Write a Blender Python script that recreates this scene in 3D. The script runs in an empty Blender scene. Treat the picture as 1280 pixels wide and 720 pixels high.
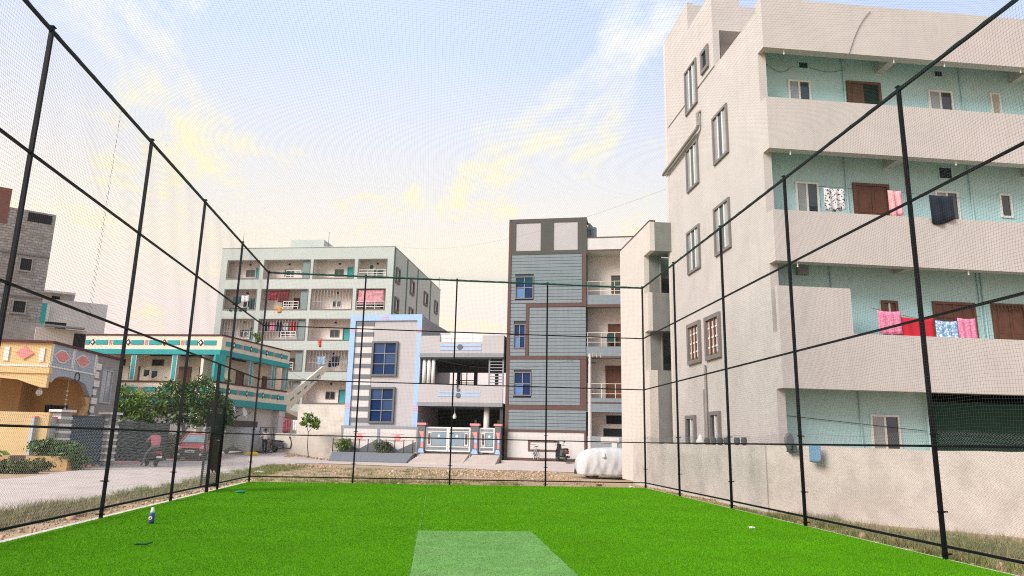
import bpy, math, random
import numpy as np
from mathutils import Matrix, Vector

SC = bpy.context.scene
COL = SC.collection
RNG = np.random.default_rng(7)
random.seed(11)

# ------------------------------------------------------------------ camera
cam_d = bpy.data.cameras.new('camera')
cam_o = bpy.data.objects.new('camera', cam_d)
COL.objects.link(cam_o)
cam_d.sensor_width = 36.0
cam_d.lens = 894.53 / 1280 * 36.0
cam_d.clip_start = 0.1
cam_d.clip_end = 3000
_p, _r, _y = (math.radians(a) for a in (12.1365, 1.2345, 5.7651))
_fw = Vector((math.sin(_y) * math.cos(_p), math.cos(_y) * math.cos(_p), math.sin(_p)))
_rt = Vector((math.cos(_y), -math.sin(_y), 0))
_up = _rt.cross(_fw)
_rr = _rt * math.cos(_r) + _up * math.sin(_r)
_uu = _up * math.cos(_r) - _rt * math.sin(_r)
_m = Matrix((_rr, _uu, -_fw)).transposed().to_4x4()
_m.translation = (0, 0, 1.4313)
cam_o.matrix_world = _m
SC.camera = cam_o

# ------------------------------------------------------------------ sky, sun, exposure
SUN_AZ = math.radians(-122)     # from +Y towards -X: to the left and behind the camera
SUN_EL = math.radians(34)
w = bpy.data.worlds.new('World')
SC.world = w
w.use_nodes = True
nt = w.node_tree
nt.nodes.clear()
N = nt.nodes.new
out = N('ShaderNodeOutputWorld')
bg = N('ShaderNodeBackground')
bg.inputs['Strength'].default_value = 0.1
sky = N('ShaderNodeTexSky')
sky.sky_type = 'NISHITA'
sky.sun_disc = False
sky.sun_elevation = SUN_EL
sky.sun_rotation = SUN_AZ
sky.air_density = 1.0
sky.dust_density = 2.0
sky.ozone_density = 1.0
tc = N('ShaderNodeTexCoord')
sep = N('ShaderNodeSeparateXYZ')
nt.links.new(tc.outputs['Generated'], sep.inputs[0])
# thin high haze, whiter and warmer towards the horizon
rampz = N('ShaderNodeValToRGB')
rampz.color_ramp.elements[0].position = 0.0
rampz.color_ramp.elements[0].color = (1, 1, 1, 1)
rampz.color_ramp.elements[1].position = 0.75
rampz.color_ramp.elements[1].color = (0.66, 0.66, 0.66, 1)
nt.links.new(sep.outputs['Z'], rampz.inputs[0])
hazecol = N('ShaderNodeValToRGB')
hazecol.color_ramp.elements[0].position = 0.0
hazecol.color_ramp.elements[0].color = (0.78, 0.66, 0.74, 1)
hazecol.color_ramp.elements[1].position = 0.50
hazecol.color_ramp.elements[1].color = (0.60, 0.69, 0.90, 1)
e = hazecol.color_ramp.elements.new(0.10); e.color = (0.87, 0.74, 0.72, 1)
e = hazecol.color_ramp.elements.new(0.25); e.color = (0.90, 0.82, 0.71, 1)
nt.links.new(sep.outputs['Z'], hazecol.inputs[0])
hz10 = N('ShaderNodeVectorMath'); hz10.operation = 'SCALE'
hz10.inputs['Scale'].default_value = 5.6
nt.links.new(hazecol.outputs[0], hz10.inputs[0])
glow = N('ShaderNodeVectorMath'); glow.operation = 'DOT_PRODUCT'
_ga = math.radians(-40)
glow.inputs[1].default_value = (math.sin(_ga), math.cos(_ga), 0.1)
nt.links.new(tc.outputs['Generated'], glow.inputs[0])
gpow = N('ShaderNodeMath'); gpow.operation = 'POWER'; gpow.use_clamp = True; gpow.inputs[1].default_value = 2.0
gmax = N('ShaderNodeMath'); gmax.operation = 'MAXIMUM'; gmax.inputs[1].default_value = 0.0
nt.links.new(glow.outputs['Value'], gmax.inputs[0]); nt.links.new(gmax.outputs[0], gpow.inputs[0])
gfac = N('ShaderNodeMath'); gfac.operation = 'MULTIPLY_ADD'; gfac.use_clamp = True; gfac.inputs[1].default_value = 0.42
nt.links.new(gpow.outputs[0], gfac.inputs[0]); nt.links.new(rampz.outputs[0], gfac.inputs[2])
mixh = N('ShaderNodeMix'); mixh.data_type = 'RGBA'
nt.links.new(gfac.outputs[0], mixh.inputs[0])
nt.links.new(sky.outputs[0], mixh.inputs[6])
nt.links.new(hz10.outputs[0], mixh.inputs[7])
# cloud layer: direction projected onto a high plane
addz = N('ShaderNodeMath'); addz.operation = 'ADD'; addz.inputs[1].default_value = 0.12
nt.links.new(sep.outputs['Z'], addz.inputs[0])
dvx = N('ShaderNodeMath'); dvx.operation = 'DIVIDE'
dvy = N('ShaderNodeMath'); dvy.operation = 'DIVIDE'
nt.links.new(sep.outputs['X'], dvx.inputs[0]); nt.links.new(addz.outputs[0], dvx.inputs[1])
nt.links.new(sep.outputs['Y'], dvy.inputs[0]); nt.links.new(addz.outputs[0], dvy.inputs[1])
cmb = N('ShaderNodeCombineXYZ')
nt.links.new(dvx.outputs[0], cmb.inputs[0]); nt.links.new(dvy.outputs[0], cmb.inputs[1])
mp = N('ShaderNodeMapping'); mp.inputs['Scale'].default_value = (1.1, 0.62, 1.0)
mp.inputs['Location'].default_value = (2.75, 1.55, 0)
mp.inputs['Rotation'].default_value = (0, 0, 0.5)
nt.links.new(cmb.outputs[0], mp.inputs[0])
nz = N('ShaderNodeTexNoise'); nz.inputs['Scale'].default_value = 2.1
nz.inputs['Detail'].default_value = 9; nz.inputs['Roughness'].default_value = 0.66
nz.inputs['Distortion'].default_value = 0.35
nt.links.new(mp.outputs[0], nz.inputs[0])
cr = N('ShaderNodeValToRGB')
cr.color_ramp.elements[0].position = 0.545; cr.color_ramp.elements[0].color = (0, 0, 0, 1)
cr.color_ramp.elements[1].position = 0.69; cr.color_ramp.elements[1].color = (0.9, 0.9, 0.9, 1)
nt.links.new(nz.outputs[0], cr.inputs[0])
ccol = N('ShaderNodeValToRGB')
ccol.color_ramp.elements[0].position = 0.02; ccol.color_ramp.elements[0].color = (0.97, 0.78, 0.58, 1)
ccol.color_ramp.elements[1].position = 0.56; ccol.color_ramp.elements[1].color = (0.84, 0.86, 0.92, 1)
e = ccol.color_ramp.elements.new(0.37); e.color = (0.97, 0.86, 0.48, 1)
e = ccol.color_ramp.elements.new(0.22); e.color = (0.97, 0.86, 0.42, 1)
nt.links.new(sep.outputs['Z'], ccol.inputs[0])
cc10 = N('ShaderNodeVectorMath'); cc10.operation = 'SCALE'; cc10.inputs['Scale'].default_value = 5.7
nt.links.new(ccol.outputs[0], cc10.inputs[0])
mixc = N('ShaderNodeMix'); mixc.data_type = 'RGBA'
nt.links.new(cr.outputs[0], mixc.inputs[0])
nt.links.new(mixh.outputs[2], mixc.inputs[6])
nt.links.new(cc10.outputs[0], mixc.inputs[7])
nt.links.new(mixc.outputs[2], bg.inputs[0])
nt.links.new(bg.outputs[0], out.inputs[0])

sun_d = bpy.data.lights.new('sun', 'SUN')
sun_d.energy = 2.1
sun_d.angle = math.radians(32)
sun_d.color = (1.0, 0.96, 0.91)
sun_o = bpy.data.objects.new('sun', sun_d)
COL.objects.link(sun_o)
sd = Vector((math.sin(SUN_AZ) * math.cos(SUN_EL), math.cos(SUN_AZ) * math.cos(SUN_EL), math.sin(SUN_EL)))
sun_o.rotation_euler = sd.to_track_quat('Z', 'Y').to_euler()
sun_o.location = sd * 200

SC.view_settings.view_transform = 'Standard'
SC.view_settings.look = 'None'
SC.view_settings.gamma = 1.0
SC.view_settings.exposure = 1.17
SC.cycles.use_denoising = False
SC.cycles.filter_width = 1.1
SC.cycles.use_adaptive_sampling = False
SC.cycles.sample_clamp_indirect = 3.0
SC.cycles.max_bounces = 6
SC.cycles.transparent_max_bounces = 12

# ------------------------------------------------------------------ materials
MATS = {}

def lin(c):
    return tuple((v / 12.92 if v <= 0.04045 else ((v + 0.055) / 1.055) ** 2.4) for v in c)

def mat(name, col, rough=0.8, var=0.12, scale=3.0, bump=0.0, bscale=40.0, stain=0.0, stain_col=(0.16, 0.13, 0.10),
        metal=0.0, island=None, streak=True, spec=0.4, trans=0.0):
    """col is a linear base colour; var = light/dark mottling; stain = streaky dirt amount."""
    if name in MATS:
        return MATS[name]
    m = bpy.data.materials.new(name)
    m.use_nodes = True
    t = m.node_tree
    b = t.nodes['Principled BSDF']
    b.inputs['Roughness'].default_value = rough
    b.inputs['Metallic'].default_value = metal
    b.inputs['Specular IOR Level'].default_value = spec
    L = t.links.new
    co = t.nodes.new('ShaderNodeTexCoord').outputs['Object']
    if island:
        g = t.nodes.new('ShaderNodeNewGeometry')
        r = t.nodes.new('ShaderNodeValToRGB')
        els = r.color_ramp.elements
        els[0].position = 0; els[0].color = (*island[0], 1)
        els[1].position = 1; els[1].color = (*island[-1], 1)
        for i, c in enumerate(island[1:-1]):
            k = els.new((i + 1) / (len(island) - 1)); k.color = (*c, 1)
        L(g.outputs['Random Per Island'], r.inputs[0])
        colout = r.outputs[0]
    else:
        rgb = t.nodes.new('ShaderNodeRGB'); rgb.outputs[0].default_value = (*col, 1)
        colout = rgb.outputs[0]
    if var > 0:
        n = t.nodes.new('ShaderNodeTexNoise'); n.inputs['Scale'].default_value = scale
        n.inputs['Detail'].default_value = 6; n.inputs['Roughness'].default_value = 0.62
        L(co, n.inputs[0])
        mr = t.nodes.new('ShaderNodeMapRange')
        mr.inputs[1].default_value = 0.25; mr.inputs[2].default_value = 0.75
        mr.inputs[3].default_value = 1 - var; mr.inputs[4].default_value = 1 + var
        L(n.outputs[0], mr.inputs[0])
        sc_ = t.nodes.new('ShaderNodeVectorMath'); sc_.operation = 'SCALE'
        L(colout, sc_.inputs[0]); L(mr.outputs[0], sc_.inputs['Scale'])
        colout = sc_.outputs[0]
    if stain > 0:
        mpn = t.nodes.new('ShaderNodeMapping')
        mpn.inputs['Scale'].default_value = (2.6, 2.6, 0.20) if streak else (0.6, 0.6, 0.6)
        L(co, mpn.inputs[0])
        n2 = t.nodes.new('ShaderNodeTexNoise'); n2.inputs['Scale'].default_value = 1.6
        n2.inputs['Detail'].default_value = 8; n2.inputs['Roughness'].default_value = 0.65
        L(mpn.outputs[0], n2.inputs[0])
        cr2 = t.nodes.new('ShaderNodeMapRange')
        cr2.inputs[1].default_value = 0.5; cr2.inputs[2].default_value = 0.78
        cr2.inputs[3].default_value = 0.0; cr2.inputs[4].default_value = stain
        L(n2.outputs[0], cr2.inputs[0])
        mx = t.nodes.new('ShaderNodeMix'); mx.data_type = 'RGBA'
        mx.inputs[7].default_value = (*stain_col, 1)
        L(cr2.outputs[0], mx.inputs[0]); L(colout, mx.inputs[6])
        colout = mx.outputs[2]
    L(colout, b.inputs['Base Color'])
    if bump > 0:
        n3 = t.nodes.new('ShaderNodeTexNoise'); n3.inputs['Scale'].default_value = bscale
        n3.inputs['Detail'].default_value = 5
        L(co, n3.inputs[0])
        bp = t.nodes.new('ShaderNodeBump'); bp.inputs['Strength'].default_value = bump
        bp.inputs['Distance'].default_value = 0.02
        L(n3.outputs[0], bp.inputs['Height'])
        L(bp.outputs[0], b.inputs['Normal'])
    if trans > 0:
        b.inputs['Transmission Weight'].default_value = trans
    MATS[name] = m
    return m

def glass(name, col, rough=0.08):
    m = mat(name, col, rough=rough, var=0.25, scale=1.2, spec=0.8)
    return m

BLACK = mat('black_powder_coat', (0.005, 0.0045, 0.006), rough=0.6, var=0.3, scale=6, spec=0.15)
NETDK = mat('nylon_net', (0.05, 0.055, 0.055), rough=0.7, var=0)
NETGR = mat('green_nylon_net', (0.012, 0.13, 0.085), rough=0.7, var=0)
GALV = mat('galvanised_wire', (0.33, 0.33, 0.32), rough=0.5, var=0.15, metal=0.2)
CREAM = mat('cream_plaster', (0.525, 0.475, 0.44), var=0.07, scale=0.8, bump=0.3, bscale=25, stain=0.30, stain_col=(0.36, 0.32, 0.29))
CREAM2 = mat('cream_plaster_pale', (0.61, 0.545, 0.485), var=0.06, scale=0.8, bump=0.25, bscale=25, stain=0.14, stain_col=(0.42, 0.35, 0.29))
TEALP = mat('pale_teal_paint', (0.46, 0.67, 0.665), var=0.05, scale=1.0, bump=0.15, stain=0.10, stain_col=(0.22, 0.40, 0.38))
CONC = mat('raw_concrete', (0.20, 0.195, 0.175), var=0.18, scale=1.4, bump=0.4, bscale=18, stain=0.45, stain_col=(0.12, 0.115, 0.10))
OLDW = mat('stained_compound_plaster', (0.56, 0.50, 0.45), var=0.12, scale=2.2, bump=0.4, bscale=14, stain=0.5, stain_col=(0.30, 0.25, 0.21), streak=False)
TAUPE = mat('taupe_frame', (0.20, 0.17, 0.16), var=0.08)
WHITE = mat('white_paint', (0.76, 0.74, 0.70), var=0.05, rough=0.5)
OFFW = mat('off_white_paint', (0.62, 0.58, 0.55), var=0.07, scale=1.0, stain=0.12, stain_col=(0.4, 0.36, 0.33))
WOOD = mat('brown_wood', (0.13, 0.045, 0.022), var=0.3, scale=5, rough=0.5)
WOODL = mat('worn_wood_grille', (0.24, 0.15, 0.11), var=0.2, scale=5)
DARK = mat('dark_interior', (0.012, 0.012, 0.013), var=0.2)
DGREEN = mat('dark_green_interior', (0.012, 0.05, 0.042), var=0.25, scale=0.7)
GLS = glass('window_glass', (0.30, 0.31, 0.30))
GLSD = glass('dark_glass', (0.03, 0.035, 0.04))
GLSB = glass('blue_glass', (0.004, 0.028, 0.10))
GLSB.node_tree.nodes['Principled BSDF'].inputs['Specular IOR Level'].default_value = 0.35
GLSB2 = glass('blue_glass_pale', (0.012, 0.055, 0.15))
GLSM = glass('mirror_blue_glass', (0.09, 0.20, 0.42), rough=0.03)
PIPE = mat('pvc_pipe', (0.30, 0.27, 0.25), var=0.1)
PIPET = mat('pale_teal_pipe', (0.42, 0.60, 0.60), var=0.08)
SAGE = mat('sage_plaster', (0.49, 0.52, 0.475), var=0.05, scale=0.5, bump=0.2, stain=0.10, stain_col=(0.34, 0.40, 0.34))
PINKW = mat('pinkish_cream_wall', (0.78, 0.68, 0.62), var=0.06)
SHAFT = mat('grey_green_shaft', (0.20, 0.26, 0.24), var=0.08)
STEEL = mat('steel_rail', (0.35, 0.36, 0.36), var=0.1, metal=0.6, rough=0.35)
IRON = mat('dark_iron', (0.025, 0.025, 0.027), var=0.2, rough=0.5)
GREYP = mat('slate_grey_paint', (0.13, 0.135, 0.14), var=0.08)
MGREY = mat('mid_grey_paint', (0.26, 0.27, 0.28), var=0.08)
SKYB = mat('sky_blue_paint', (0.35, 0.50, 0.75), var=0.06)
PINK = mat('salmon_pink_paint', (0.72, 0.27, 0.26), var=0.08)
LILAC = mat('warm_white_panel', (0.46, 0.43, 0.425), var=0.05, scale=1.0, stain=0.06, stain_col=(0.45, 0.4, 0.38))
BROWNB = mat('brown_band_paint', (0.12, 0.062, 0.052), var=0.10)
DBROWN = mat('dark_taupe_paint', (0.085, 0.072, 0.065), var=0.08)
CLAD = mat('blue_grey_cladding', (0.20, 0.235, 0.25), var=0.10, scale=4, rough=0.6)
CLADG = mat('cladding_joint', (0.045, 0.05, 0.055), var=0.1)
TURQ = mat('turquoise_paint', (0.035, 0.34, 0.34), var=0.08)
CREAMY = mat('cream_yellow_paint', (0.80, 0.70, 0.55), var=0.06, scale=1.0, stain=0.10, stain_col=(0.45, 0.36, 0.26))
MAROON = mat('maroon_paint', (0.10, 0.025, 0.022), var=0.15)
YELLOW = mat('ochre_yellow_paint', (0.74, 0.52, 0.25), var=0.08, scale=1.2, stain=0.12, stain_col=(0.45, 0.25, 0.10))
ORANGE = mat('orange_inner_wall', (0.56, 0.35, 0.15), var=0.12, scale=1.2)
BLUEG = mat('pale_blue_grey_paint', (0.40, 0.44, 0.48), var=0.07)
GCEM = mat('grey_cement', (0.30, 0.28, 0.26), var=0.2, scale=2.5, bump=0.4, bscale=9, stain=0.35, stain_col=(0.17, 0.165, 0.16))
REDBR = mat('bare_brick_red', (0.20, 0.085, 0.065), var=0.2, scale=4, bump=0.4)
GATEB = mat('blue_grey_gate_paint', (0.045, 0.075, 0.10), var=0.2)

CEMB = mat('cement_blockwork', (0.37, 0.345, 0.32), var=0.2, scale=2.5, bump=0.3, bscale=9, stain=0.3, stain_col=(0.17, 0.165, 0.16))
_t = CEMB.node_tree; _b = _t.nodes['Principled BSDF']
_br = _t.nodes.new('ShaderNodeTexBrick'); _br.inputs['Scale'].default_value = 1.0
_br.inputs['Brick Width'].default_value = 0.45; _br.inputs['Row Height'].default_value = 0.22; _br.inputs['Mortar Size'].default_value = 0.022
_br.inputs['Color1'].default_value = (1, 1, 1, 1); _br.inputs['Color2'].default_value = (0.72, 0.70, 0.68, 1); _br.inputs['Mortar'].default_value = (0.50, 0.49, 0.47, 1)
_mp = _t.nodes.new('ShaderNodeMapping'); _mp.inputs['Rotation'].default_value = (math.pi / 2, 0, 0)
_tc = _t.nodes.new('ShaderNodeTexCoord'); _t.links.new(_tc.outputs['Object'], _mp.inputs[0]); _t.links.new(_mp.outputs[0], _br.inputs[0])
_mx = _t.nodes.new('ShaderNodeMix'); _mx.data_type = 'RGBA'; _mx.blend_type = 'MULTIPLY'; _mx.inputs[0].default_value = 1.0
_src = _b.inputs['Base Color'].links[0].from_socket
_t.links.new(_src, _mx.inputs[6]); _t.links.new(_br.outputs[0], _mx.inputs[7]); _t.links.new(_mx.outputs[2], _b.inputs['Base Color'])

# ------------------------------------------------------------------ mesh helpers
class MB:
    def __init__(self, M=None):
        self.v = []; self.f = []; self.M = M

    def add(self, vs, fs):
        o = len(self.v)
        if self.M is not None:
            vs = [tuple(self.M @ Vector(p)) for p in vs]
        self.v += [tuple(p) for p in vs]
        self.f += [tuple(i + o for i in f) for f in fs]
        return self

    def box(self, x0, x1, y0, y1, z0, z1):
        if x0 > x1: x0, x1 = x1, x0
        if y0 > y1: y0, y1 = y1, y0
        if z0 > z1: z0, z1 = z1, z0
        return self.add([(x0, y0, z0), (x1, y0, z0), (x1, y1, z0), (x0, y1, z0), (x0, y0, z1), (x1, y0, z1), (x1, y1, z1), (x0, y1, z1)],
                        [(0, 3, 2, 1), (4, 5, 6, 7), (0, 1, 5, 4), (1, 2, 6, 5), (2, 3, 7, 6), (3, 0, 4, 7)])

    def bar(self, p, q, wx, wz, up=(0, 0, 1)):
        """rectangular bar from p to q, width wx, height wz"""
        p = Vector(p); q = Vector(q); d = (q - p).normalized()
        s = d.cross(Vector(up))
        if s.length < 1e-4: s = d.cross(Vector((1, 0, 0)))
        s.normalize(); u = s.cross(d)
        s = s * wx / 2; u = u * wz / 2
        vs = [p - s - u, p + s - u, p + s + u, p - s + u, q - s - u, q + s - u, q + s + u, q - s + u]
        return self.add(vs, [(0, 1, 2, 3), (7, 6, 5, 4), (0, 4, 5, 1), (1, 5, 6, 2), (2, 6, 7, 3), (3, 7, 4, 0)])

    def tube(self, pts, r, n=6, caps=True):
        pts = [Vector(p) for p in pts]
        rs = r if isinstance(r, (list, tuple)) else [r] * len(pts)
        vs = []; fs = []
        for i, p in enumerate(pts):
            if i == 0: d = pts[1] - p
            elif i == len(pts) - 1: d = p - pts[i - 1]
            else: d = pts[i + 1] - pts[i - 1]
            d.normalize()
            a = d.cross(Vector((0, 0, 1)))
            if a.length < 0.05: a = d.cross(Vector((1, 0, 0)))
            a.normalize(); b = d.cross(a)
            for k in range(n):
                t = 2 * math.pi * k / n
                vs.append(p + (a * math.cos(t) + b * math.sin(t)) * rs[i])
        for i in range(len(pts) - 1):
            for k in range(n):
                k2 = (k + 1) % n
                fs.append((i * n + k, i * n + k2, (i + 1) * n + k2, (i + 1) * n + k))
        if caps:
            fs.append(tuple(range(n - 1, -1, -1)))
            fs.append(tuple((len(pts) - 1) * n + k for k in range(n)))
        return self.add(vs, fs)

    def lathe(self, prof, n=12, c=(0, 0, 0), axis='z'):
        vs = []; fs = []
        for (r, z) in prof:
            for k in range(n):
                t = 2 * math.pi * k / n
                a, b = r * math.cos(t), r * math.sin(t)
                p = (a, b, z) if axis == 'z' else ((a, z, b) if axis == 'y' else (z, a, b))
                vs.append((p[0] + c[0], p[1] + c[1], p[2] + c[2]))
        m = len(prof)
        for i in range(m - 1):
            for k in range(n):
                k2 = (k + 1) % n
                fs.append((i * n + k, i * n + k2, (i + 1) * n + k2, (i + 1) * n + k))
        fs.append(tuple(range(n - 1, -1, -1))); fs.append(tuple((m - 1) * n + k for k in range(n)))
        return self.add(vs, fs)

    def prism(self, poly, y0, y1, plane='xz'):
        n = len(poly)
        if plane == 'xz':
            vs = [(a, y0, b) for a, b in poly] + [(a, y1, b) for a, b in poly]
        elif plane == 'yz':
            vs = [(y0, a, b) for a, b in poly] + [(y1, a, b) for a, b in poly]
        else:
            vs = [(a, b, y0) for a, b in poly] + [(a, b, y1) for a, b in poly]
        fs = [tuple(range(n)), tuple(range(2 * n - 1, n - 1, -1))]
        fs += [(i, i + n, (i + 1) % n + n, (i + 1) % n) for i in range(n)]
        return self.add(vs, fs)

    def loft(self, secs, closed_ends=True):
        n = len(secs[0]); vs = [p for s in secs for p in s]; fs = []
        for i in range(len(secs) - 1):
            for k in range(n):
                k2 = (k + 1) % n
                fs.append((i * n + k, i * n + k2, (i + 1) * n + k2, (i + 1) * n + k))
        if closed_ends:
            fs.append(tuple(range(n - 1, -1, -1))); fs.append(tuple((len(secs) - 1) * n + k for k in range(n)))
        return self.add(vs, fs)

    def mesh(self, name, m=None, smooth=False):
        me = bpy.data.meshes.new(name)
        me.from_pydata(self.v, [], self.f)
        me.validate()
        if m: me.materials.append(m)
        import bmesh
        bm = bmesh.new(); bm.from_mesh(me)
        bmesh.ops.recalc_face_normals(bm, faces=bm.faces)
        bm.to_mesh(me); bm.free()
        if smooth:
            for p in me.polygons: p.use_smooth = True
        return me

    def build(self, name, m, parent=None, loc=None, rz=0.0, smooth=False):
        return link(name, self.mesh(name, m, smooth), parent, loc, rz)


def link(name, me, parent=None, loc=None, rz=0.0):
    o = bpy.data.objects.new(name, me)
    COL.objects.link(o)
    if parent: o.parent = parent
    if loc is not None: o.location = loc
    o.rotation_euler = (0, 0, rz)
    return o


def tag(o, label=None, cat=None, group=None, kind=None):
    if label: o['label'] = label
    if cat: o['category'] = cat
    if group: o['group'] = group
    if kind: o['kind'] = kind
    return o


def empty(name, loc, rz=0.0, label=None, cat=None, group=None):
    o = bpy.data.objects.new(name, None)
    COL.objects.link(o)
    o.empty_display_size = 0.3
    o.location = loc; o.rotation_euler = (0, 0, rz)
    return tag(o, label, cat, group)


def copy_tree(o, parent=None):
    c = o.copy(); COL.objects.link(c); c.parent = parent
    for ch in list(o.children): copy_tree(ch, c)
    return c


def mesh_np(name, V, F, m):
    me = bpy.data.meshes.new(name)
    V = np.asarray(V, dtype=np.float32); F = np.asarray(F, dtype=np.int32)
    k = F.shape[1]
    me.vertices.add(len(V)); me.vertices.foreach_set('co', V.ravel())
    me.loops.add(F.size); me.loops.foreach_set('vertex_index', F.ravel())
    me.polygons.add(len(F))
    me.polygons.foreach_set('loop_start', np.arange(0, F.size, k, dtype=np.int32))
    me.polygons.foreach_set('loop_total', np.full(len(F), k, dtype=np.int32))
    me.update(calc_edges=True)
    if m: me.materials.append(m)
    return me


def strands(P, r, o1, o2):
    """P: (lines, points, 3). three-sided prisms round each polyline, offset in the plane o1,o2."""
    P = np.asarray(P, float); L, n, _ = P.shape
    o1 = np.array(o1, float); o2 = np.array(o2, float)
    offs = np.array([o1 * r, -0.5 * o1 * r + 0.87 * o2 * r, -0.5 * o1 * r - 0.87 * o2 * r])
    V = (P[:, :, None, :] + offs[None, None]).reshape(-1, 3)
    base = (np.arange(L)[:, None] * n + np.arange(n - 1)[None]).ravel() * 3
    F = []
    for k in range(3):
        k2 = (k + 1) % 3
        F.append(np.stack([base + k, base + k2, base + 3 + k2, base + 3 + k], 1))
    return V, np.concatenate(F)


def joinVF(parts):
    Vs, Fs, o = [], [], 0
    for V, F in parts:
        Vs.append(V); Fs.append(F + o); o += len(V)
    return np.concatenate(Vs), np.concatenate(Fs)


def blades(C, h, wd, lean, rng=RNG):
    """single-triangle blades at centres C; h, wd arrays or scalars"""
    n = len(C)
    a = rng.uniform(0, 2 * np.pi, n); b = rng.uniform(0, 2 * np.pi, n)
    h = np.broadcast_to(h, n) * rng.uniform(0.6, 1.25, n)
    ln = rng.uniform(0, lean, n) * h
    d = np.stack([np.cos(a), np.sin(a), 0 * a], 1) * (np.broadcast_to(wd, n)[:, None] / 2)
    tip = C + np.stack([np.cos(b) * ln, np.sin(b) * ln, h], 1)
    V = np.empty((n, 3, 3)); V[:, 0] = C - d; V[:, 1] = C + d; V[:, 2] = tip
    return V.reshape(-1, 3), np.arange(3 * n).reshape(n, 3)


def leaves(C, s, rng=RNG, flat=0.0):
    """leaf quads (diamond) of size s at centres C with random orientation"""
    n = len(C)
    u = rng.normal(size=(n, 3)); u /= np.linalg.norm(u, axis=1)[:, None]
    t = rng.normal(size=(n, 3)); t -= (t * u).sum(1)[:, None] * u; t /= np.linalg.norm(t, axis=1)[:, None]
    s = (np.broadcast_to(s, n) * rng.uniform(0.4, 1.6, n))[:, None]
    V = np.empty((n, 4, 3))
    V[:, 0] = C - u * s; V[:, 1] = C + t * s * 0.45; V[:, 2] = C + u * s; V[:, 3] = C - t * s * 0.45
    return V.reshape(-1, 3), np.arange(4 * n).reshape(n, 4)


def sstep(a, b, x):
    t = np.clip((np.asarray(x, float) - a) / (b - a), 0, 1)
    return t * t * (3 - 2 * t)


def H(x, y):
    """height of the ground outside the turf"""
    x = np.asarray(x, float); y = np.asarray(y, float)
    rise = 0.042 * np.clip(y - 42, 0, 26) * (1 - sstep(-10.5, -6.5, x))
    rise2 = 0.22 * sstep(40, 47, y + 0.28 * x) * sstep(2.5, 5.5, x)
    dip = -0.16 * np.exp(-((x - 8) ** 2 / 20 + (y - 34.5) ** 2 / 14))
    bumps = 0.012 * (np.sin(x * 1.7 + 0.6 * y) + np.sin(1.3 * y - 0.8 * x)) * sstep(-9, -7, x) * (1 - sstep(36, 42, y))
    return -0.07 + rise + rise2 + dip + bumps


def hz(x, y): return float(H(x, y))

# ------------------------------------------------------------------ ground
gx = np.concatenate([np.linspace(-900, -80, 12), np.arange(-60, 40.1, 0.8), np.linspace(60, 900, 12)])
gy = np.concatenate([np.linspace(-300, -40, 8), np.arange(-20, 100.1, 0.8), np.linspace(120, 1500, 14)])
X, Y = np.meshgrid(gx, gy)
Z = H(X, Y)
V = np.stack([X, Y, Z], -1).reshape(-1, 3)
nx_, ny_ = len(gx), len(gy)
ii = (np.arange(ny_ - 1)[:, None] * nx_ + np.arange(nx_ - 1)[None]).ravel()
Fq = np.stack([ii, ii + 1, ii + nx_ + 1, ii + nx_], 1)
DIRT = mat('dusty_earth', (0.41, 0.28, 0.17), var=0.28, scale=1.1, bump=0.6, bscale=9, stain=0.45, stain_col=(0.20, 0.16, 0.09), streak=False, rough=0.95)
tag(link('ground', mesh_np('ground', V, Fq, DIRT)), kind='structure')

ROADM = mat('pale_dusty_road', (0.54, 0.445, 0.385), var=0.14, scale=0.8, bump=0.35, bscale=12, stain=0.30, stain_col=(0.33, 0.26, 0.22), streak=False, rough=0.9)
PAVE = mat('cement_apron', (0.50, 0.43, 0.39), var=0.10, scale=1.0, stain=0.25, stain_col=(0.32, 0.27, 0.24), streak=False, rough=0.9)


def sheet(name, A, B, m, off=0.012, nacross=10, seg=0.7, jit=0.12):
    """ground-hugging sheet between polylines A and B (same number of knots)"""
    def dens(P):
        P = np.array(P, float); outp = []
        for a, b in zip(P[:-1], P[1:]):
            k = max(2, int(np.linalg.norm(b - a) / seg)); tt = np.linspace(0, 1, k, endpoint=False)
            outp.append((a, b, tt))
        return outp
    A = np.array(A, float); B = np.array(B, float)
    ks = [max(2, int(max(np.linalg.norm(A[i + 1] - A[i]), np.linalg.norm(B[i + 1] - B[i])) / seg)) for i in range(len(A) - 1)]
    la = []; lb = []
    for i, k in enumerate(ks):
        tt = np.linspace(0, 1, k, endpoint=(i == len(ks) - 1))[:, None]
        la.append(A[i] + (A[i + 1] - A[i]) * tt); lb.append(B[i] + (B[i + 1] - B[i]) * tt)
    la = np.concatenate(la); lb = np.concatenate(lb); n = len(la)
    la[1:-1] += RNG.normal(0, jit, (n - 2, 2)); lb[1:-1] += RNG.normal(0, jit, (n - 2, 2))
    na = nacross + 1
    t = np.linspace(0, 1, na)[None, :, None]
    P = la[:, None] * (1 - t) + lb[:, None] * t
    Zz = H(P[..., 0], P[..., 1]) + off
    Vv = np.concatenate([P, Zz[..., None]], -1).reshape(-1, 3)
    i0 = (np.arange(n - 1)[:, None] * na + np.arange(na - 1)[None]).ravel()
    F_ = np.stack([i0, i0 + 1, i0 + na + 1, i0 + na], 1)
    return tag(link(name, mesh_np(name, Vv, F_, m)), kind='structure')


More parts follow.
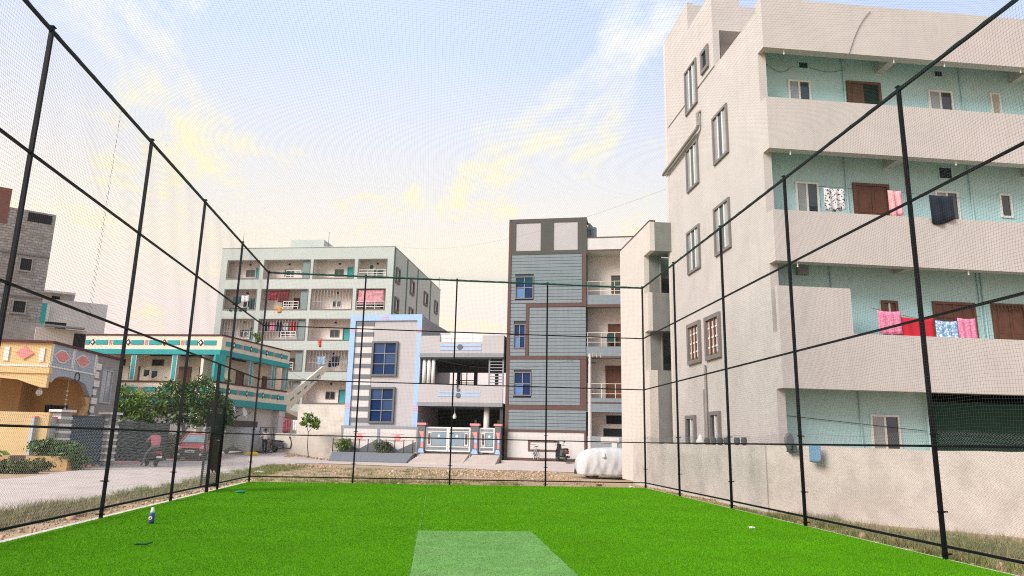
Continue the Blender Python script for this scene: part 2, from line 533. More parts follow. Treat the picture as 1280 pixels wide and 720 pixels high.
sheet('side_road', [(-8.0, -20), (-7.9, 14.5), (-7.6, 19.6), (-7.9, 26), (-8.6, 38.8), (-9.0, 46), (-10.5, 54), (-12, 62)],
      [(-13.5, -20), (-13.4, 14.5), (-13.3, 24.5), (-14.2, 30.5), (-15.6, 38.8), (-16.8, 46), (-17, 54), (-17.5, 62)], ROADM, nacross=12)
sheet('cross_road', [(-9.2, 40.5), (-6.5, 44.8), (0, 41.2), (3.6, 39.6), (8.5, 38.6), (16, 36.2)],
      [(-9.2, 51.6), (-6.5, 50.6), (0, 48.9), (3.6, 47.9), (8.5, 46.6), (16, 44.3)], ROADM, off=0.02, nacross=14)

# ------------------------------------------------------------------ turf
TX0, TX1, TY0, TY1 = -5.95, 7.15, -3.0, 24.62
def xl(y): return -5.37 - 0.02215 * y + 0.01
def xr(y): return 6.83 + 0.0139 * y
TURFB = mat('turf_backing', (0.08, 0.245, 0.002), var=0.2, scale=7, bump=0.7, bscale=140, rough=0.9, spec=0.1)
turf = MB()
turf.prism([(xl(TY0), TY0), (xr(TY0), TY0), (xr(TY1), TY1), (xl(TY1), TY1)], -0.16, 0.0, plane='xy')
turf_o = tag(turf.build('artificial_turf', TURFB), kind='structure')
pts = []
for (y0, y1, den) in ((6.4, 11.0, 4600), (11.0, 16.0, 2600), (16.0, 24.6, 1300)):
    n = int(den * (y1 - y0) * 12.9)
    yy = RNG.uniform(y0, y1, n); xx = RNG.uniform(0, 1, n)
    xx = xl(yy) + xx * (xr(yy) - xl(yy))
    pts.append(np.stack([xx, yy, np.zeros(n)], 1))
pts = np.concatenate(pts)
keep = ~((pts[:, 0] > -0.21) & (pts[:, 0] < 1.63) & (pts[:, 1] < 12.1))
pts = pts[keep]
wid = np.where(pts[:, 1] < 11, 0.006, np.where(pts[:, 1] < 16, 0.009, 0.013))
Vb, Fb = blades(pts, 0.015, wid * 0.8, 1.2)
TURFG = mat('turf_fibre', (0.05, 0.3, 0.01), var=0.24, scale=0.7, stain=0.35, stain_col=(0.15, 0.31, 0.03), streak=False, rough=0.8, spec=0.04,
            island=[(0.065, 0.235, 0.001), (0.088, 0.295, 0.002), (0.11, 0.34, 0.003), (0.095, 0.31, 0.002), (0.135, 0.39, 0.006)])
g = link('turf_grass', mesh_np('turf_grass', Vb, Fb, TURFG), turf_o); tag(g, kind='stuff')
seam = MB()
SEAM = mat('pale_turf_seam', (0.22, 0.42, 0.12), var=0.3, scale=20)
ys = np.arange(12.2, 24.4, 0.18)
for y0 in ys:
    if RNG.random() < 0.5:
        xo = -0.19 + 0.004 * (y0 - 12) + RNG.normal(0, 0.006)
        seam.box(xo - 0.004, xo + 0.004, y0, y0 + RNG.uniform(0.06, 0.16), 0.0, 0.013)
seam.build('seam', SEAM, turf_o)
# pale concrete edging round the turf
EDGE = mat('edging_concrete', (0.62, 0.56, 0.48), var=0.2, scale=4, bump=0.5, stain=0.4, stain_col=(0.33, 0.27, 0.2), streak=False)
for nm, pl_ in (('turf_edging', [(xl(TY0) - 0.16, TY0), (xl(TY0), TY0), (xl(TY1), TY1), (xl(TY1) - 0.16, TY1 + 0.16)]),
                ('turf_edging', [(xr(TY0), TY0), (xr(TY0) + 0.10, TY0), (xr(TY1) + 0.10, TY1 + 0.16), (xr(TY1), TY1)]),
                ('turf_edging', [(xl(TY1), TY1), (xr(TY1), TY1), (xr(TY1) + 0.10, TY1 + 0.16), (xl(TY1) - 0.16, TY1 + 0.16)])):
    tag(MB().prism(pl_, -0.2, -0.012, plane='xy').build(nm, EDGE), kind='structure')

MATM = mat('pale_green_mat', (0.15, 0.325, 0.08), var=0.26, scale=2.4, stain=0.5, stain_col=(0.26, 0.38, 0.17), streak=False, bump=0.5, bscale=90, rough=0.85, spec=0.15)
pm = MB(); pm.box(-0.20, 1.62, -2.5, 12.08, 0.001, 0.016)
pmo = tag(pm.build('pitch_mat', MATM), 'pale green rectangular pitch mat laid flat on the turf', 'mat')
n = 30000
pp = np.stack([RNG.uniform(-0.19, 1.61, n), RNG.uniform(6.5, 12.06, n), np.full(n, 0.0155)], 1)
ne = 5000
se = RNG.integers(0, 3, ne); te = RNG.uniform(0, 1, ne); je = RNG.normal(0, 0.010, ne)
ex = np.where(se == 0, -0.2 + je, np.where(se == 1, 1.62 + je, -0.2 + 1.82 * te)); ey = np.where(se == 2, 12.08 + je, 6.5 + 5.58 * te)
pp = np.concatenate([pp, np.stack([ex, ey, np.full(ne, 0.006)], 1)])
Vb, Fb = blades(pp, 0.010, 0.007, 1.2)
MATF = mat('mat_fibre', (0.2, 0.4, 0.12), var=0.2, scale=2.0, stain=0.4, stain_col=(0.22, 0.36, 0.13), streak=False, island=[(0.10, 0.265, 0.048), (0.145, 0.32, 0.075), (0.19, 0.37, 0.11)], spec=0.15)
tag(link('mat_pile', mesh_np('mat_pile', Vb, Fb, MATF), pmo), kind='stuff')

# ------------------------------------------------------------------ the net cage
cage = empty('sports_cage', (0, 0, 0), label='tall black steel frame cage with nets and chain link round the green turf', cat='cage')
RZ = [1.5, 3.30, 5.095, 6.92]
lposts = [(-5.29, 2.1), (-5.45, 5.9), (-5.57, 9.67), (-5.66, 13.54), (-5.74, 17.11), (-5.82, 20.87), (-5.9, 24.61)]
rposts = [(6.86, 2.1), (6.91, 5.8), (6.96, 9.59), (7.02, 13.47), (7.07, 17.03), (7.12, 20.89), (7.17, 24.5)]
bposts = [(-2.61, 24.58), (0.54, 24.56), (3.74, 24.53)]
PM = MB().box(-0.025, 0.025, -0.025, 0.025, -0.16, 6.97).mesh('post', BLACK)
CAPM = MB().box(-0.038, 0.038, -0.038, 0.038, 6.97, 6.985).mesh('post_cap', BLACK)
HKM = MB().box(-0.008, 0.008, -0.075, -0.028, -0.012, 0.012).box(-0.075, 0.075, -0.042, -0.030, -0.01, 0.01).mesh('hook', BLACK)
for (x, y) in lposts + rposts + bposts:
    p = link('post', PM, cage, (x, y, 0)); link('post_cap', CAPM, p)
    for zz in (0.07, 0.62, 1.66):
        link('hook', HKM, p, (0, 0, zz), 0.0)
def rail(p, q, z, s=0.05):
    MB().bar((p[0], p[1], z), (q[0], q[1], z), s, s).build('rail', BLACK, cage)
for line in (lposts, rposts, [lposts[-1]] + bposts + [rposts[-1]]):
    for a, b in zip(line[:-1], line[1:]):
        for z in RZ + [0.17]:
            if a == lposts[4] and z < 2.0 and False: continue
            rail(a, b, z, 0.042 if z > 6 else 0.034)

def netwall(line, z0, z1, mesh_s=0.045, r=0.00105):
    parts = []
    tot = 0
    for a, b in zip(line[:-1], line[1:]):
        a = np.array(a); b = np.array(b); L = np.linalg.norm(b - a); d = (b - a) / L; nrm = np.array([-d[1], d[0], 0])
        k = int(L / mesh_s); nz_ = int((z1 - z0) / mesh_s)
        # verticals with a gentle billow
        s = (np.arange(k) + 0.5) * L / k; zz = np.linspace(z0, z1, 13)
        S, ZZ = np.meshgrid(s, zz, indexing='ij')
        def billow(S, ZZ): return 0.03 * np.sin(np.pi * S / L) * np.sin(2.1 * ZZ + tot) + 0.012 * np.sin(5 * S + 3 * ZZ)
        def slip(S, ZZ): return 0.010 * np.sin(3.1 * ZZ + 1.7 * S) 
        def drop(S, ZZ): return -0.035 * np.sin(np.pi * S / L) * np.abs(np.sin(np.pi * (ZZ - z0) / 1.8)) + 0.012 * np.sin(4.3 * S + 1.1 * ZZ + tot)
        B_ = billow(S, ZZ); SS = S + slip(S, ZZ)
        P = np.stack([a[0] + d[0] * SS + nrm[0] * B_, a[1] + d[1] * SS + nrm[1] * B_, ZZ], -1)
        parts.append(strands(P, r, (d[0], d[1], 0), nrm))
        z = z0 + (np.arange(nz_) + 0.5) * (z1 - z0) / nz_; ss = np.linspace(0, L, 25)
        ZZ, S = np.meshgrid(z, ss, indexing='ij')
        B_ = billow(S, ZZ)
        P = np.stack([a[0] + d[0] * S + nrm[0] * B_, a[1] + d[1] * S + nrm[1] * B_, ZZ + drop(S, ZZ)], -1)
        parts.append(strands(P, r, (0, 0, 1), nrm))
        tot += 1.3
    return joinVF(parts)

def chainlink(line, z0, z1, pitch=0.056, r=0.0025):
    parts = []
    for a, b in zip(line[:-1], line[1:]):
        a = np.array(a); b = np.array(b); L = np.linalg.norm(b - a); d = (b - a) / L; nrm = np.array([-d[1], d[0], 0])
        k = int(L / pitch); nz_ = int((z1 - z0) / (pitch * 0.5))
        s0 = (np.arange(k) + 0.5) * L / k
        j = np.arange(nz_ + 1); zz = z0 + j * (z1 - z0) / nz_
        zig = np.where(j % 2 == 0, -0.5, 0.5) * pitch * 1.04
        S = s0[:, None] + zig[None]; ZZ = np.broadcast_to(zz, S.shape)
        B_ = 0.012 * np.sin(4 * S) * np.sin(3 * ZZ) + np.where(j % 2 == 0, -0.002, 0.002)[None]
        ZZ = ZZ + 0.02 * np.sin(2.2 * S) * (ZZ - z0)
        P = np.stack([a[0] + d[0] * S + nrm[0] * B_, a[1] + d[1] * S + nrm[1] * B_, ZZ], -1)
        parts.append(strands(P, r, (d[0], d[1], 0), nrm))
    return joinVF(parts)

backline = [lposts[-1]] + bposts + [rposts[-1]]
for nm, line in (('side_net', lposts[1:]), ('side_net', rposts[1:]), ('back_net', backline)):
    off = [(x + (0.05 if line is not backline and x < 0 else (-0.05 if line is not backline else 0)), y - (0.05 if line is backline else 0)) for x, y in line]
    tag(link(nm, mesh_np(nm, *netwall(off, 1.5, 6.9), NETDK), cage), kind='stuff')
    off2 = [(x - (0.06 if line is not backline and x < 0 else (-0.06 if line is not backline else 0)), y + (0.06 if line is backline else 0)) for x, y in line]
    if nm == 'back_net':
        tag(link('chain_link', mesh_np('chain_link', *chainlink(off2, 0.15, 1.62), GALV), cage), kind='stuff')
    else:
        # the gateway in the left wall stays free of chain link
        tag(link('chain_link', mesh_np('chain_link', *chainlink(off2, 0.12, 1.69), GALV), cage), kind='stuff')

# roof net, green, sagging from its edges
def roofz(x, y):
    de = np.minimum(np.minimum(x - xl(y), xr(y) - x), 24.55 - y)
    return 6.9 - 0.40 * (1 - np.exp(-np.clip(de, 0, 9) / 2.2)) + 0.02 * np.sin(1.3 * x + 0.4 * y)
parts = []
ms = 0.05
xs = np.arange(-5.9, 7.1, ms); yy = np.concatenate([np.linspace(-1, 18, 26), np.linspace(18.5, 24.52, 20)])
Xr, Yr = np.meshgrid((xs + 5.9) / 13.0, yy, indexing='ij')
Xw = xl(Yr) + Xr * (xr(Yr) - xl(Yr))
parts.append(strands(np.stack([Xw, Yr, roofz(Xw, Yr)], -1), 0.0007, (1, 0, 0), (0, 0, 1)))
ysr = np.arange(-1, 24.52, ms); tx = np.linspace(0, 1, 27)
Yr, Tx = np.meshgrid(ysr, tx, indexing='ij')
Xw = xl(Yr) + Tx * (xr(Yr) - xl(Yr))
parts.append(strands(np.stack([Xw, Yr, roofz(Xw, Yr)], -1), 0.0007, (0, 1, 0), (0, 0, 1)))
tag(link('roof_net', mesh_np('roof_net', *joinVF(parts), NETGR), cage), kind='stuff')
# green hem of the roof net along the top rails
for line in (lposts, rposts, backline):
    mb = MB()
    for a, b in zip(line[:-1], line[1:]):
        pl_ = [(a[0] + (b[0] - a[0]) * t, a[1] + (b[1] - a[1]) * t, 6.952 + 0.008 * math.sin(t * 40)) for t in np.linspace(0, 1, 24)]
        mb.tube(pl_, 0.008, 4)
    mb.build('net_hem', NETGR, cage)
# lacing rope joining two nets on the left wall
mb = MB()
for i in range(40):
    z = 6.85 - i * 0.092
    mb.tube([(-5.58, 11.99 - 0.0017 * i * 2 + 0.012 * (-1) ** i, z), (-5.575, 11.985, z - 0.06)], 0.0035, 4)
mb.build('lacing_rope', NETDK, cage)

# open gate leaf by the last bay of the left wall, with a black bag-like sheet tied on it
gate = MB()
link('gate_post', MB().box(-0.035, 0.035, -0.035, 0.035, -0.16, 3.3).mesh('gate_post', BLACK), cage, (-5.80, 19.86, 0))
G0, G1 = Vector((-5.84, 20.80, 0)), Vector((-5.98, 19.95, 0))
for P_ in (G0, G1):
    gate.bar((P_.x, P_.y, 0.10), (P_.x, P_.y, 2.22), 0.05, 0.05)
for z in (0.12, 0.98, 1.98, 2.2):
    gate.bar((G0.x, G0.y, z), (G1.x, G1.y, z), 0.045, 0.045)
gate_o = gate.build('gate_leaf', BLACK, cage)
gm = MB()
gd = (G1 - G0)
for i in range(1, 16):
    a = G0 + gd * (i / 16)
    gm.bar((a.x, a.y, 0.12), (a.x, a.y, 2.2), 0.006, 0.006)
for i in range(40):
    z = 0.14 + i * 0.052
    gm.bar((G0.x, G0.y, z), (G1.x, G1.y, z), 0.006, 0.006)
gm.build('gate_mesh', IRON, gate_o)
gs = MB()
gs.prism([(0.03, 1.32), (0.80, 1.30), (0.82, 1.97), (0.05, 2.0)], 0.0, 0.012)
gs.M = None
sheetv = [(G0.x + gd.x * (a / 0.88) + 0.02, G0.y + gd.y * (a / 0.88) - 0.02 - d, z) for (a, d, z) in gs.v]
gs.v = sheetv
gs.build('gate_panel', mat('dark_green_sheet', (0.012, 0.028, 0.024), var=0.2), gate_o)
cl = MB()
for i in range(8):
    t0 = i / 8; t1 = (i + 1) / 8
    a = G0 + gd * (0.15 + 0.6 * t0); b = G0 + gd * (0.15 + 0.6 * t1)
    o0 = 0.05 * (i % 2); o1 = 0.05 * ((i + 1) % 2)
    cl.add([(a.x + .03, a.y - .05 - o0, 0.45 + .06 * (i % 3)), (b.x + .03, b.y - .05 - o1, 0.45 + .06 * ((i + 1) % 3)), (b.x + .03, b.y - .05 - o1, 1.3), (a.x + .03, a.y - .05 - o0, 1.3),
            (a.x + .045, a.y - .065 - o0, 0.45 + .06 * (i % 3)), (b.x + .045, b.y - .065 - o1, 0.45 + .06 * ((i + 1) % 3)), (b.x + .045, b.y - .065 - o1, 1.3), (a.x + .045, a.y - .065 - o0, 1.3)],
           [(0, 1, 2, 3), (7, 6, 5, 4), (0, 4, 5, 1), (2, 6, 7, 3), (0, 3, 7, 4), (1, 5, 6, 2)])
clo = cl.build('ragged_cloth', mat('dark_rag', (0.045, 0.03, 0.028), var=0.5, scale=6))
tag(clo, 'dark ragged cloth hanging on the open black gate leaf', 'cloth')

# ------------------------------------------------------------------ building helpers
def B(name, m, parent, *boxes, **kw):
    mb = MB(kw.get('M'))
    for b in boxes: mb.box(*b)
    return mb.build(name, m, parent)


def Bs(name, m, parent, *boxes, M=None):
    return [MB(M).box(*b).build(name, m, parent) for b in boxes]


def fbox(mb, face, a0, a1, d0, d1, z0, z1):
    """face: ('f', y) wall facing -y at y, or ('s', x) wall facing -x at x; d = distance in front of the wall"""
    k, c = face
    if k == 'f': mb.box(a0, a1, c - d1, c - d0, z0, z1)
    else: mb.box(c - d1, c - d0, a0, a1, z0, z1)


def window(parent, face, a0, a1, z0, z1, fw=0.08, out_=0.06, fm=None, gm=None, nx=2, nz=1, mw=0.04, mm=None, name='window', M=None, sill=0.0):
    a0, a1 = min(a0, a1), max(a0, a1)
    fr = MB(M)
    fbox(fr, face, a0, a0 + fw, 0, out_, z0, z1); fbox(fr, face, a1 - fw, a1, 0, out_, z0, z1)
    fbox(fr, face, a0 + fw, a1 - fw, 0, out_, z0, z0 + fw); fbox(fr, face, a0 + fw, a1 - fw, 0, out_, z1 - fw, z1)
    w_ = fr.build(name, fm or WHITE, parent)
    ia0, ia1, iz0, iz1 = a0 + fw, a1 - fw, z0 + fw, z1 - fw
    cw = (ia1 - ia0 - mw * (nx - 1)) / nx; ch = (iz1 - iz0 - mw * (nz - 1)) / nz
    for i in range(nx):
        for j in range(nz):
            p = MB(M); xa = ia0 + i * (cw + mw); za = iz0 + j * (ch + mw)
            fbox(p, face, xa, xa + cw, 0.0, 0.012, za, za + ch)
            p.build('pane', (gm[(i + j) % len(gm)] if isinstance(gm, (list, tuple)) else gm) or GLS, w_)
    if nx > 1 or nz > 1:
        q = MB(M)
        for i in range(1, nx): fbox(q, face, ia0 + i * (cw + mw) - mw, ia0 + i * (cw + mw), 0, out_ * 0.6, iz0, iz1)
        for j in range(1, nz): fbox(q, face, ia0, ia1, 0, out_ * 0.6 - 0.004, iz0 + j * (ch + mw) - mw, iz0 + j * (ch + mw))
        q.build('mullion', mm or fm or WHITE, w_)
    if sill > 0:
        s = MB(M); fbox(s, face, a0 - 0.06, a1 + 0.06, 0, out_ + sill, z0 - 0.07, z0 - 0.002); s.build('sill', fm or WHITE, w_)
    return w_


def door(parent, face, a0, a1, z0, z1, fm=None, pm=None, leaves_=2, open_half=False, name='door', M=None):
    fr = MB(M); fw = 0.09
    fbox(fr, face, a0, a0 + fw, 0, 0.07, z0, z1); fbox(fr, face, a1 - fw, a1, 0, 0.07, z0, z1)
    fbox(fr, face, a0 + fw, a1 - fw, 0, 0.07, z1 - fw, z1)
    d = fr.build(name, fm or WOOD, parent)
    cw = (a1 - a0 - 2 * fw) / leaves_
    for i in range(leaves_):
        lf = MB(M); x0 = a0 + fw + i * cw
        if open_half and i == leaves_ - 1:
            fbox(lf, face, x0, x0 + cw, 0.0, 0.008, z0, z1 - fw)
            lf.build('dark_opening', DARK, d); continue
        fbox(lf, face, x0 + 0.008, x0 + cw - 0.008, 0.0, 0.03, z0, z1 - fw)
        hh = (z1 - fw - z0)
        for (q0, q1) in ((0.08, 0.45), (0.55, 0.93)):
            fbox(lf, face, x0 + cw * 0.2, x0 + cw * 0.8, 0.03, 0.042, z0 + hh * q0, z0 + hh * q1)
        lf.build('leaf', pm or WOOD, d)
    return d


def cloth(name, x0, x1, y, z0, z1, m, label, folds=5, amp=0.05, sag=0.03, cat='cloth', group=None, n=18, rag=0.0, parent=None, axis='x'):
    """a hanging cloth with folds, thin but two-sided with thickness"""
    rows = 7; V_ = []; t = 0.012; loc0 = ((x0 + x1) / 2, y, z0)
    for side in (0, 1):
        for j in range(rows):
            v = j / (rows - 1)
            for i in range(n):
                u = i / (n - 1)
                dz = -sag * math.sin(math.pi * u) - (rag * (0.5 + 0.5 * math.sin(3.2 * u + 1.0)) if j == 0 else 0)
                xx = x0 + (x1 - x0) * u; yy = amp * (1.15 - 0.55 * v) * math.sin(folds * 2 * math.pi * u + 1.2 * v) + side * t
                V_.append((xx - loc0[0], yy, z0 + (z1 - z0) * v + dz - z0) if axis == 'x' else (yy, xx - loc0[0], (z1 - z0) * v + dz))
    F_ = []
    o = rows * n
    for j in range(rows - 1):
        for i in range(n - 1):
            a = j * n + i
            F_.append((a, a + 1, a + n + 1, a + n)); F_.append((o + a, o + a + n, o + a + n + 1, o + a + 1))
    rim = [i for i in range(n)] + [j * n + n - 1 for j in range(1, rows)] + [(rows - 1) * n + i for i in range(n - 2, -1, -1)] + [j * n for j in range(rows - 2, 0, -1)]
    for a, b in zip(rim, rim[1:] + rim[:1]): F_.append((b, a, a + o, b + o))
    mb = MB().add(V_, F_)
    ob = mb.build(name, m, parent, loc0 if axis == 'x' else (y, loc0[0], z0), smooth=True)
    if label: tag(ob, label, cat, group)
    return ob


def fabric(name, c1, c2=None, scale=14, thr=0.55):
    if name in MATS: return MATS[name]
    m = mat(name, c1, rough=0.9, var=0.15, scale=6)
    if c2:
        t = m.node_tree; b = t.nodes['Principled BSDF']
        v = t.nodes.new('ShaderNodeTexNoise'); v.inputs['Scale'].default_value = scale; v.inputs['Detail'].default_value = 2
        c = t.nodes.new('ShaderNodeTexCoord'); t.links.new(c.outputs['Object'], v.inputs[0])
        r = t.nodes.new('ShaderNodeValToRGB'); r.color_ramp.interpolation = 'CONSTANT'
        r.color_ramp.elements[0].color = (*c1, 1); r.color_ramp.elements[1].position = thr; r.color_ramp.elements[1].color = (*c2, 1)
        t.links.new(v.outputs[0], r.inputs[0]); t.links.new(r.outputs[0], b.inputs['Base Color'])
    return m

# ------------------------------------------------------------------ big cream and teal block on the right
RO = (9.5, 19.0)
R = empty('apartment_building', (RO[0], RO[1], -0.1), label='large cream apartment block with teal balcony walls right of the cage', cat='building')
R_ = -0.1
def Rz(z): return z - R_
XE = 15.0      # right end
bands = [(3.05, 4.64), (6.68, 8.22), (10.13, 11.78), (13.43, 15.15)]
floors = [3.95, 7.58, 11.03, 14.25]
W_ = MB()
# side wall: built round its recessed windows
W_.box(0.0, 0.25, 0.40, 9.1, Rz(-0.1), Rz(14.86))
W_.build('side_wall', CREAM, R)
B('rear_pilaster', CREAM2, R, (-0.05, 0.35, 9.1, 9.34, Rz(-0.1), Rz(19.0)))
B('back_block', CREAM, R, (0.26, XE, 8.9, 9.2, Rz(-0.1), Rz(14.9)))
for i, (b0, b1) in enumerate(bands):
    mb = MB()
    mb.box(0.0, XE, 0.0, 0.14, Rz(b0), Rz(b1)); mb.box(0.0, 0.14, 0.14, 0.40, Rz(b0), Rz(b1))
    mb.box(0.14, XE, 0.14, 0.30, Rz(b0), Rz(b0 + 0.26))
    mb.build('balcony_parapet', CREAM, R)
    zt = floors[i]
    B('floor_slab', TEALP, R, (0.26, XE, 0.30, 8.9, Rz(b0 + 0.75), Rz(zt)))
    zb = floors[i - 1] if i else -0.1
    # balcony back wall of the storey under this slab
    if i == 0:
        B('balcony_wall', TEALP, R, (0.25, 5.02, 1.1, 1.3, Rz(-0.1), Rz(b0 + 0.75)))
        B('parking_wall', DGREEN, R, (5.02, 5.2, 1.3, 7.0, Rz(-0.1), Rz(b0 + 0.75)), (5.2, XE, 7.0, 7.2, Rz(-0.1), Rz(b0 + 0.75)), (XE - .2, XE, 0.5, 7.0, Rz(-0.1), Rz(b0 + .75)))
        B('parking_dark_sheet', mat('parking_dark_green', (0.014, 0.07, 0.058), var=0.25, scale=1.5), R, (5.25, XE - .25, 2.3, 2.36, Rz(0.0), Rz(2.95)))  # dark sheet added so the open parking reads deep in shade
    else:
        B('balcony_wall', TEALP, R, (0.25, XE, 1.1, 1.3, Rz(zb), Rz(b0 + 0.75)))
    for u in (4.45, 9.2):
        B('beam', CREAM, R, (u - 0.13, u + 0.13, 0.30, 1.1, Rz(b0 + 0.05), Rz(b0 + 0.748)))
B('roof_slab', CREAM, R, (0.26, XE, 0.14, 8.9, Rz(14.3), Rz(14.5)))
# raised cream panel on the second balcony
B('raised_panel', CREAM, R, (0.003, 2.2, 0.012, 0.15, Rz(4.64), Rz(5.95)))
# stair tower on the roof
tw = MB()
tw.box(0.0, 0.25, 3.85, 6.35, Rz(14.95), Rz(17.95)); tw.box(0.0, 0.25, 6.35, 9.1, Rz(14.95), Rz(19.2))
tw.box(0.25, 5.0, 4.75, 4.95, Rz(14.2), Rz(17.4)); tw.box(0.25, 5.0, 8.9, 9.1, Rz(14.2), Rz(19.2))
tw.box(0.25, 5.0, 6.35, 6.55, Rz(17.41), Rz(19.1))
tw.build('stair_tower', CREAM, R)
B('water_tank', CREAM, R, (0.25, 1.08, 3.85, 4.75, Rz(16.4), Rz(18.9)), (1.08, 5.0, 3.85, 4.75, Rz(16.45), Rz(17.45)))
mb = MB()
for u in (0.45, 0.52, 0.62): mb.tube([(u, 4.7, Rz(14.3)), (u, 4.7, Rz(16.4))], 0.03, 6)
mb.build('riser_pipes', PIPE, R)
B('tower_slab', CREAM, R, (0.25, 5.0, 6.55, 8.9, Rz(18.6), Rz(18.8)))
# side windows
fS = ('s', 0.0)
for (a0, a1, z0, z1) in ((5.50, 6.79, 14.34, 16.22), (2.83, 4.13, 11.18, 12.98), (5.63, 6.91, 11.13, 12.91), (2.97, 4.33, 7.89, 9.63), (5.77, 7.12, 7.87, 9.56)):
    window(R, fS, a0, a1, Rz(z0), Rz(z1), fw=0.09, out_=0.07, fm=TAUPE, gm=[GLS, GLSD, GLS], nx=3, mw=0.05, mm=WHITE)
window(R, fS, 4.25, 4.98, Rz(15.16), Rz(16.07), fw=0.14, out_=0.08, fm=TAUPE, gm=DARK, nx=1)
for (a0, a1, z0, z1) in ((6.02, 7.35, 4.41, 5.95), (4.15, 5.53, 4.38, 5.93)):
    wo = window(R, fS, a0, a1, Rz(z0), Rz(z1), fw=0.14, out_=0.09, fm=TAUPE, gm=WOODL, nx=3, mw=0.06, mm=WOOD)
    mb = MB()
    for k in range(3):
        ca = a0 + 0.2 + (a1 - a0 - 0.4) * (k + 0.5) / 3
        for zz in (0.28, 0.5, 0.72):
            fbox(mb, fS, ca - 0.10, ca + 0.10, 0.012, 0.04, Rz(z0 + (z1 - z0) * zz - 0.03), Rz(z0 + (z1 - z0) * zz + 0.03))
        fbox(mb, fS, ca - 0.015, ca + 0.015, 0.012, 0.036, Rz(z0 + 0.22), Rz(z1 - 0.22))
    mb.build('grille', WHITE, wo)
for (a0, a1, z0, z1) in ((6.79, 7.81, 1.2, 2.54), (4.46, 5.38, 1.2, 2.60)):
    window(R, fS, a0, a1, Rz(z0), Rz(z1), fw=0.13, out_=0.09, fm=TAUPE, gm=[GLS, GLSD], nx=2, mw=0.06, mm=WHITE)
mb = MB(); mb.tube([(-0.07, 5.6, Rz(-0.05)), (-0.07, 5.6, Rz(4.25))], 0.045, 8); mb.tube([(-0.07, 5.78, Rz(-0.05)), (-0.07, 5.78, Rz(3.4))], 0.04, 8)
mb.build('drain_pipe', PIPE, R)
mb = MB(); mb.tube([(-0.02, 5.27, Rz(13.85)), (-0.14, 5.27, Rz(13.75)), (-0.14, 5.26, Rz(13.25)), (-0.14, 5.35, Rz(13.17)), (-0.12, 9.3, Rz(12.95)), (-0.1, 9.6, Rz(12.93))], 0.07, 8)
mb.tube([(-0.13, 5.5, Rz(13.02)), (-0.12, 9.3, Rz(12.80))], 0.04, 6)
mb.build('elbow_pipe', PIPE, R)
# balcony doors and windows on the teal wall
fB = ('f', 1.1)
def slide(a0, a1, z0, z1): window(R, fB, a0, a1, Rz(z0), Rz(z1), fw=0.06, out_=0.05, fm=WHITE, gm=[GLS, GLSD], nx=2, mw=0.06)
slide(1.29, 2.05, 11.6, 13.02); slide(6.09, 6.95, 11.6, 13.02); slide(1.31, 2.07, 8.4, 9.55); slide(5.96, 6.75, 8.4, 9.52); slide(3.15, 4.06, 1.2, 2.44)
window(R, fB, 8.28, 8.65, Rz(11.9), Rz(13.08), fw=0.06, out_=0.05, gm=mat('frosted_pane', (0.45, 0.43, 0.33), var=0.2), nx=1)
window(R, fB, 8.15, 8.57, Rz(8.75), Rz(9.55), fw=0.06, out_=0.05, gm=GLSD, nx=1)
door(R, fB, 3.28, 4.44, Rz(11.04), Rz(13.12), open_half=True)
door(R, fB, 3.20, 4.40, Rz(7.59), Rz(9.62))
door(R, fB, 7.41, 8.55, Rz(3.96), Rz(5.94))
window(R, fB, 3.81, 4.33, Rz(4.5), Rz(5.88), fw=0.08, out_=0.06, fm=WOOD, gm=WOOD, nx=2, nz=3, mw=0.05, mm=OFFW)
window(R, fB, 5.47, 6.87, Rz(4.5), Rz(5.92), fw=0.08, out_=0.06, fm=WOOD, gm=WOOD, nx=4, nz=3, mw=0.05, mm=WOOD)
for (a0, a1, z0, z1) in ((1.68, 2.04, 13.43, 13.70), (6.37, 6.71, 13.50, 13.76), (6.15, 6.64, 9.93, 10.36)):
    window(R, fB, a0, a1, Rz(z0), Rz(z1), fw=0.035, out_=0.03, fm=TEALP, gm=GLSD, nx=1, name='vent')
for u, z0, z1 in ((7.28, 11.03, 14.18), (3.2, 11.03, 14.18), (7.19, 7.58, 10.88), (7.05, 3.95, 7.43), (7.18, 3.95, 7.43), (2.85, 0.0, 3.8), (3.0, 7.58, 10.88), (2.25, 3.95, 7.43)):
    MB().tube([(u, 1.06, Rz(z0)), (u, 1.06, Rz(z1))], 0.028, 6).build('balcony_pipe', PIPET, R)
mb = MB()
for z0, z1 in ((-0.1, 3.8), (4.65, 7.43), (8.2, 10.88), (11.75, 14.18)):
    mb.tube([(0.42, 0.95, Rz(z0)), (0.42, 0.95, Rz(z1))], 0.05, 8)
mb.tube([(4.9, 0.95, Rz(-0.1)), (4.9, 0.95, Rz(3.8))], 0.05, 8)
mb.build('corner_pipe', mat('white_teal_pipe', (0.55, 0.70, 0.70), var=0.1), R)
Bs('meter_box', MGREY, R, (1.17, 1.5, 0.95, 1.1, Rz(6.55), Rz(6.83)), (0.30, 0.45, 0.9, 1.02, Rz(8.5), Rz(9.0)))
mb = MB()
for k in range(14):
    pass
mb.tube([(0.6 + 0.9 * t, 1.05, Rz(13.5 - 0.25 * math.sin(math.pi * t))) for t in np.linspace(0, 1, 9)], 0.006, 4)
mb.tube([(2.04 + 1.2 * t, 1.05, Rz(13.5 - 0.12 * math.sin(math.pi * t))) for t in np.linspace(0, 1, 9)], 0.006, 4)
mb.tube([(0.45 + 4.4 * t, 1.04, Rz(2.35 - 0.35 * t)) for t in np.linspace(0, 1, 9)], 0.008, 4)
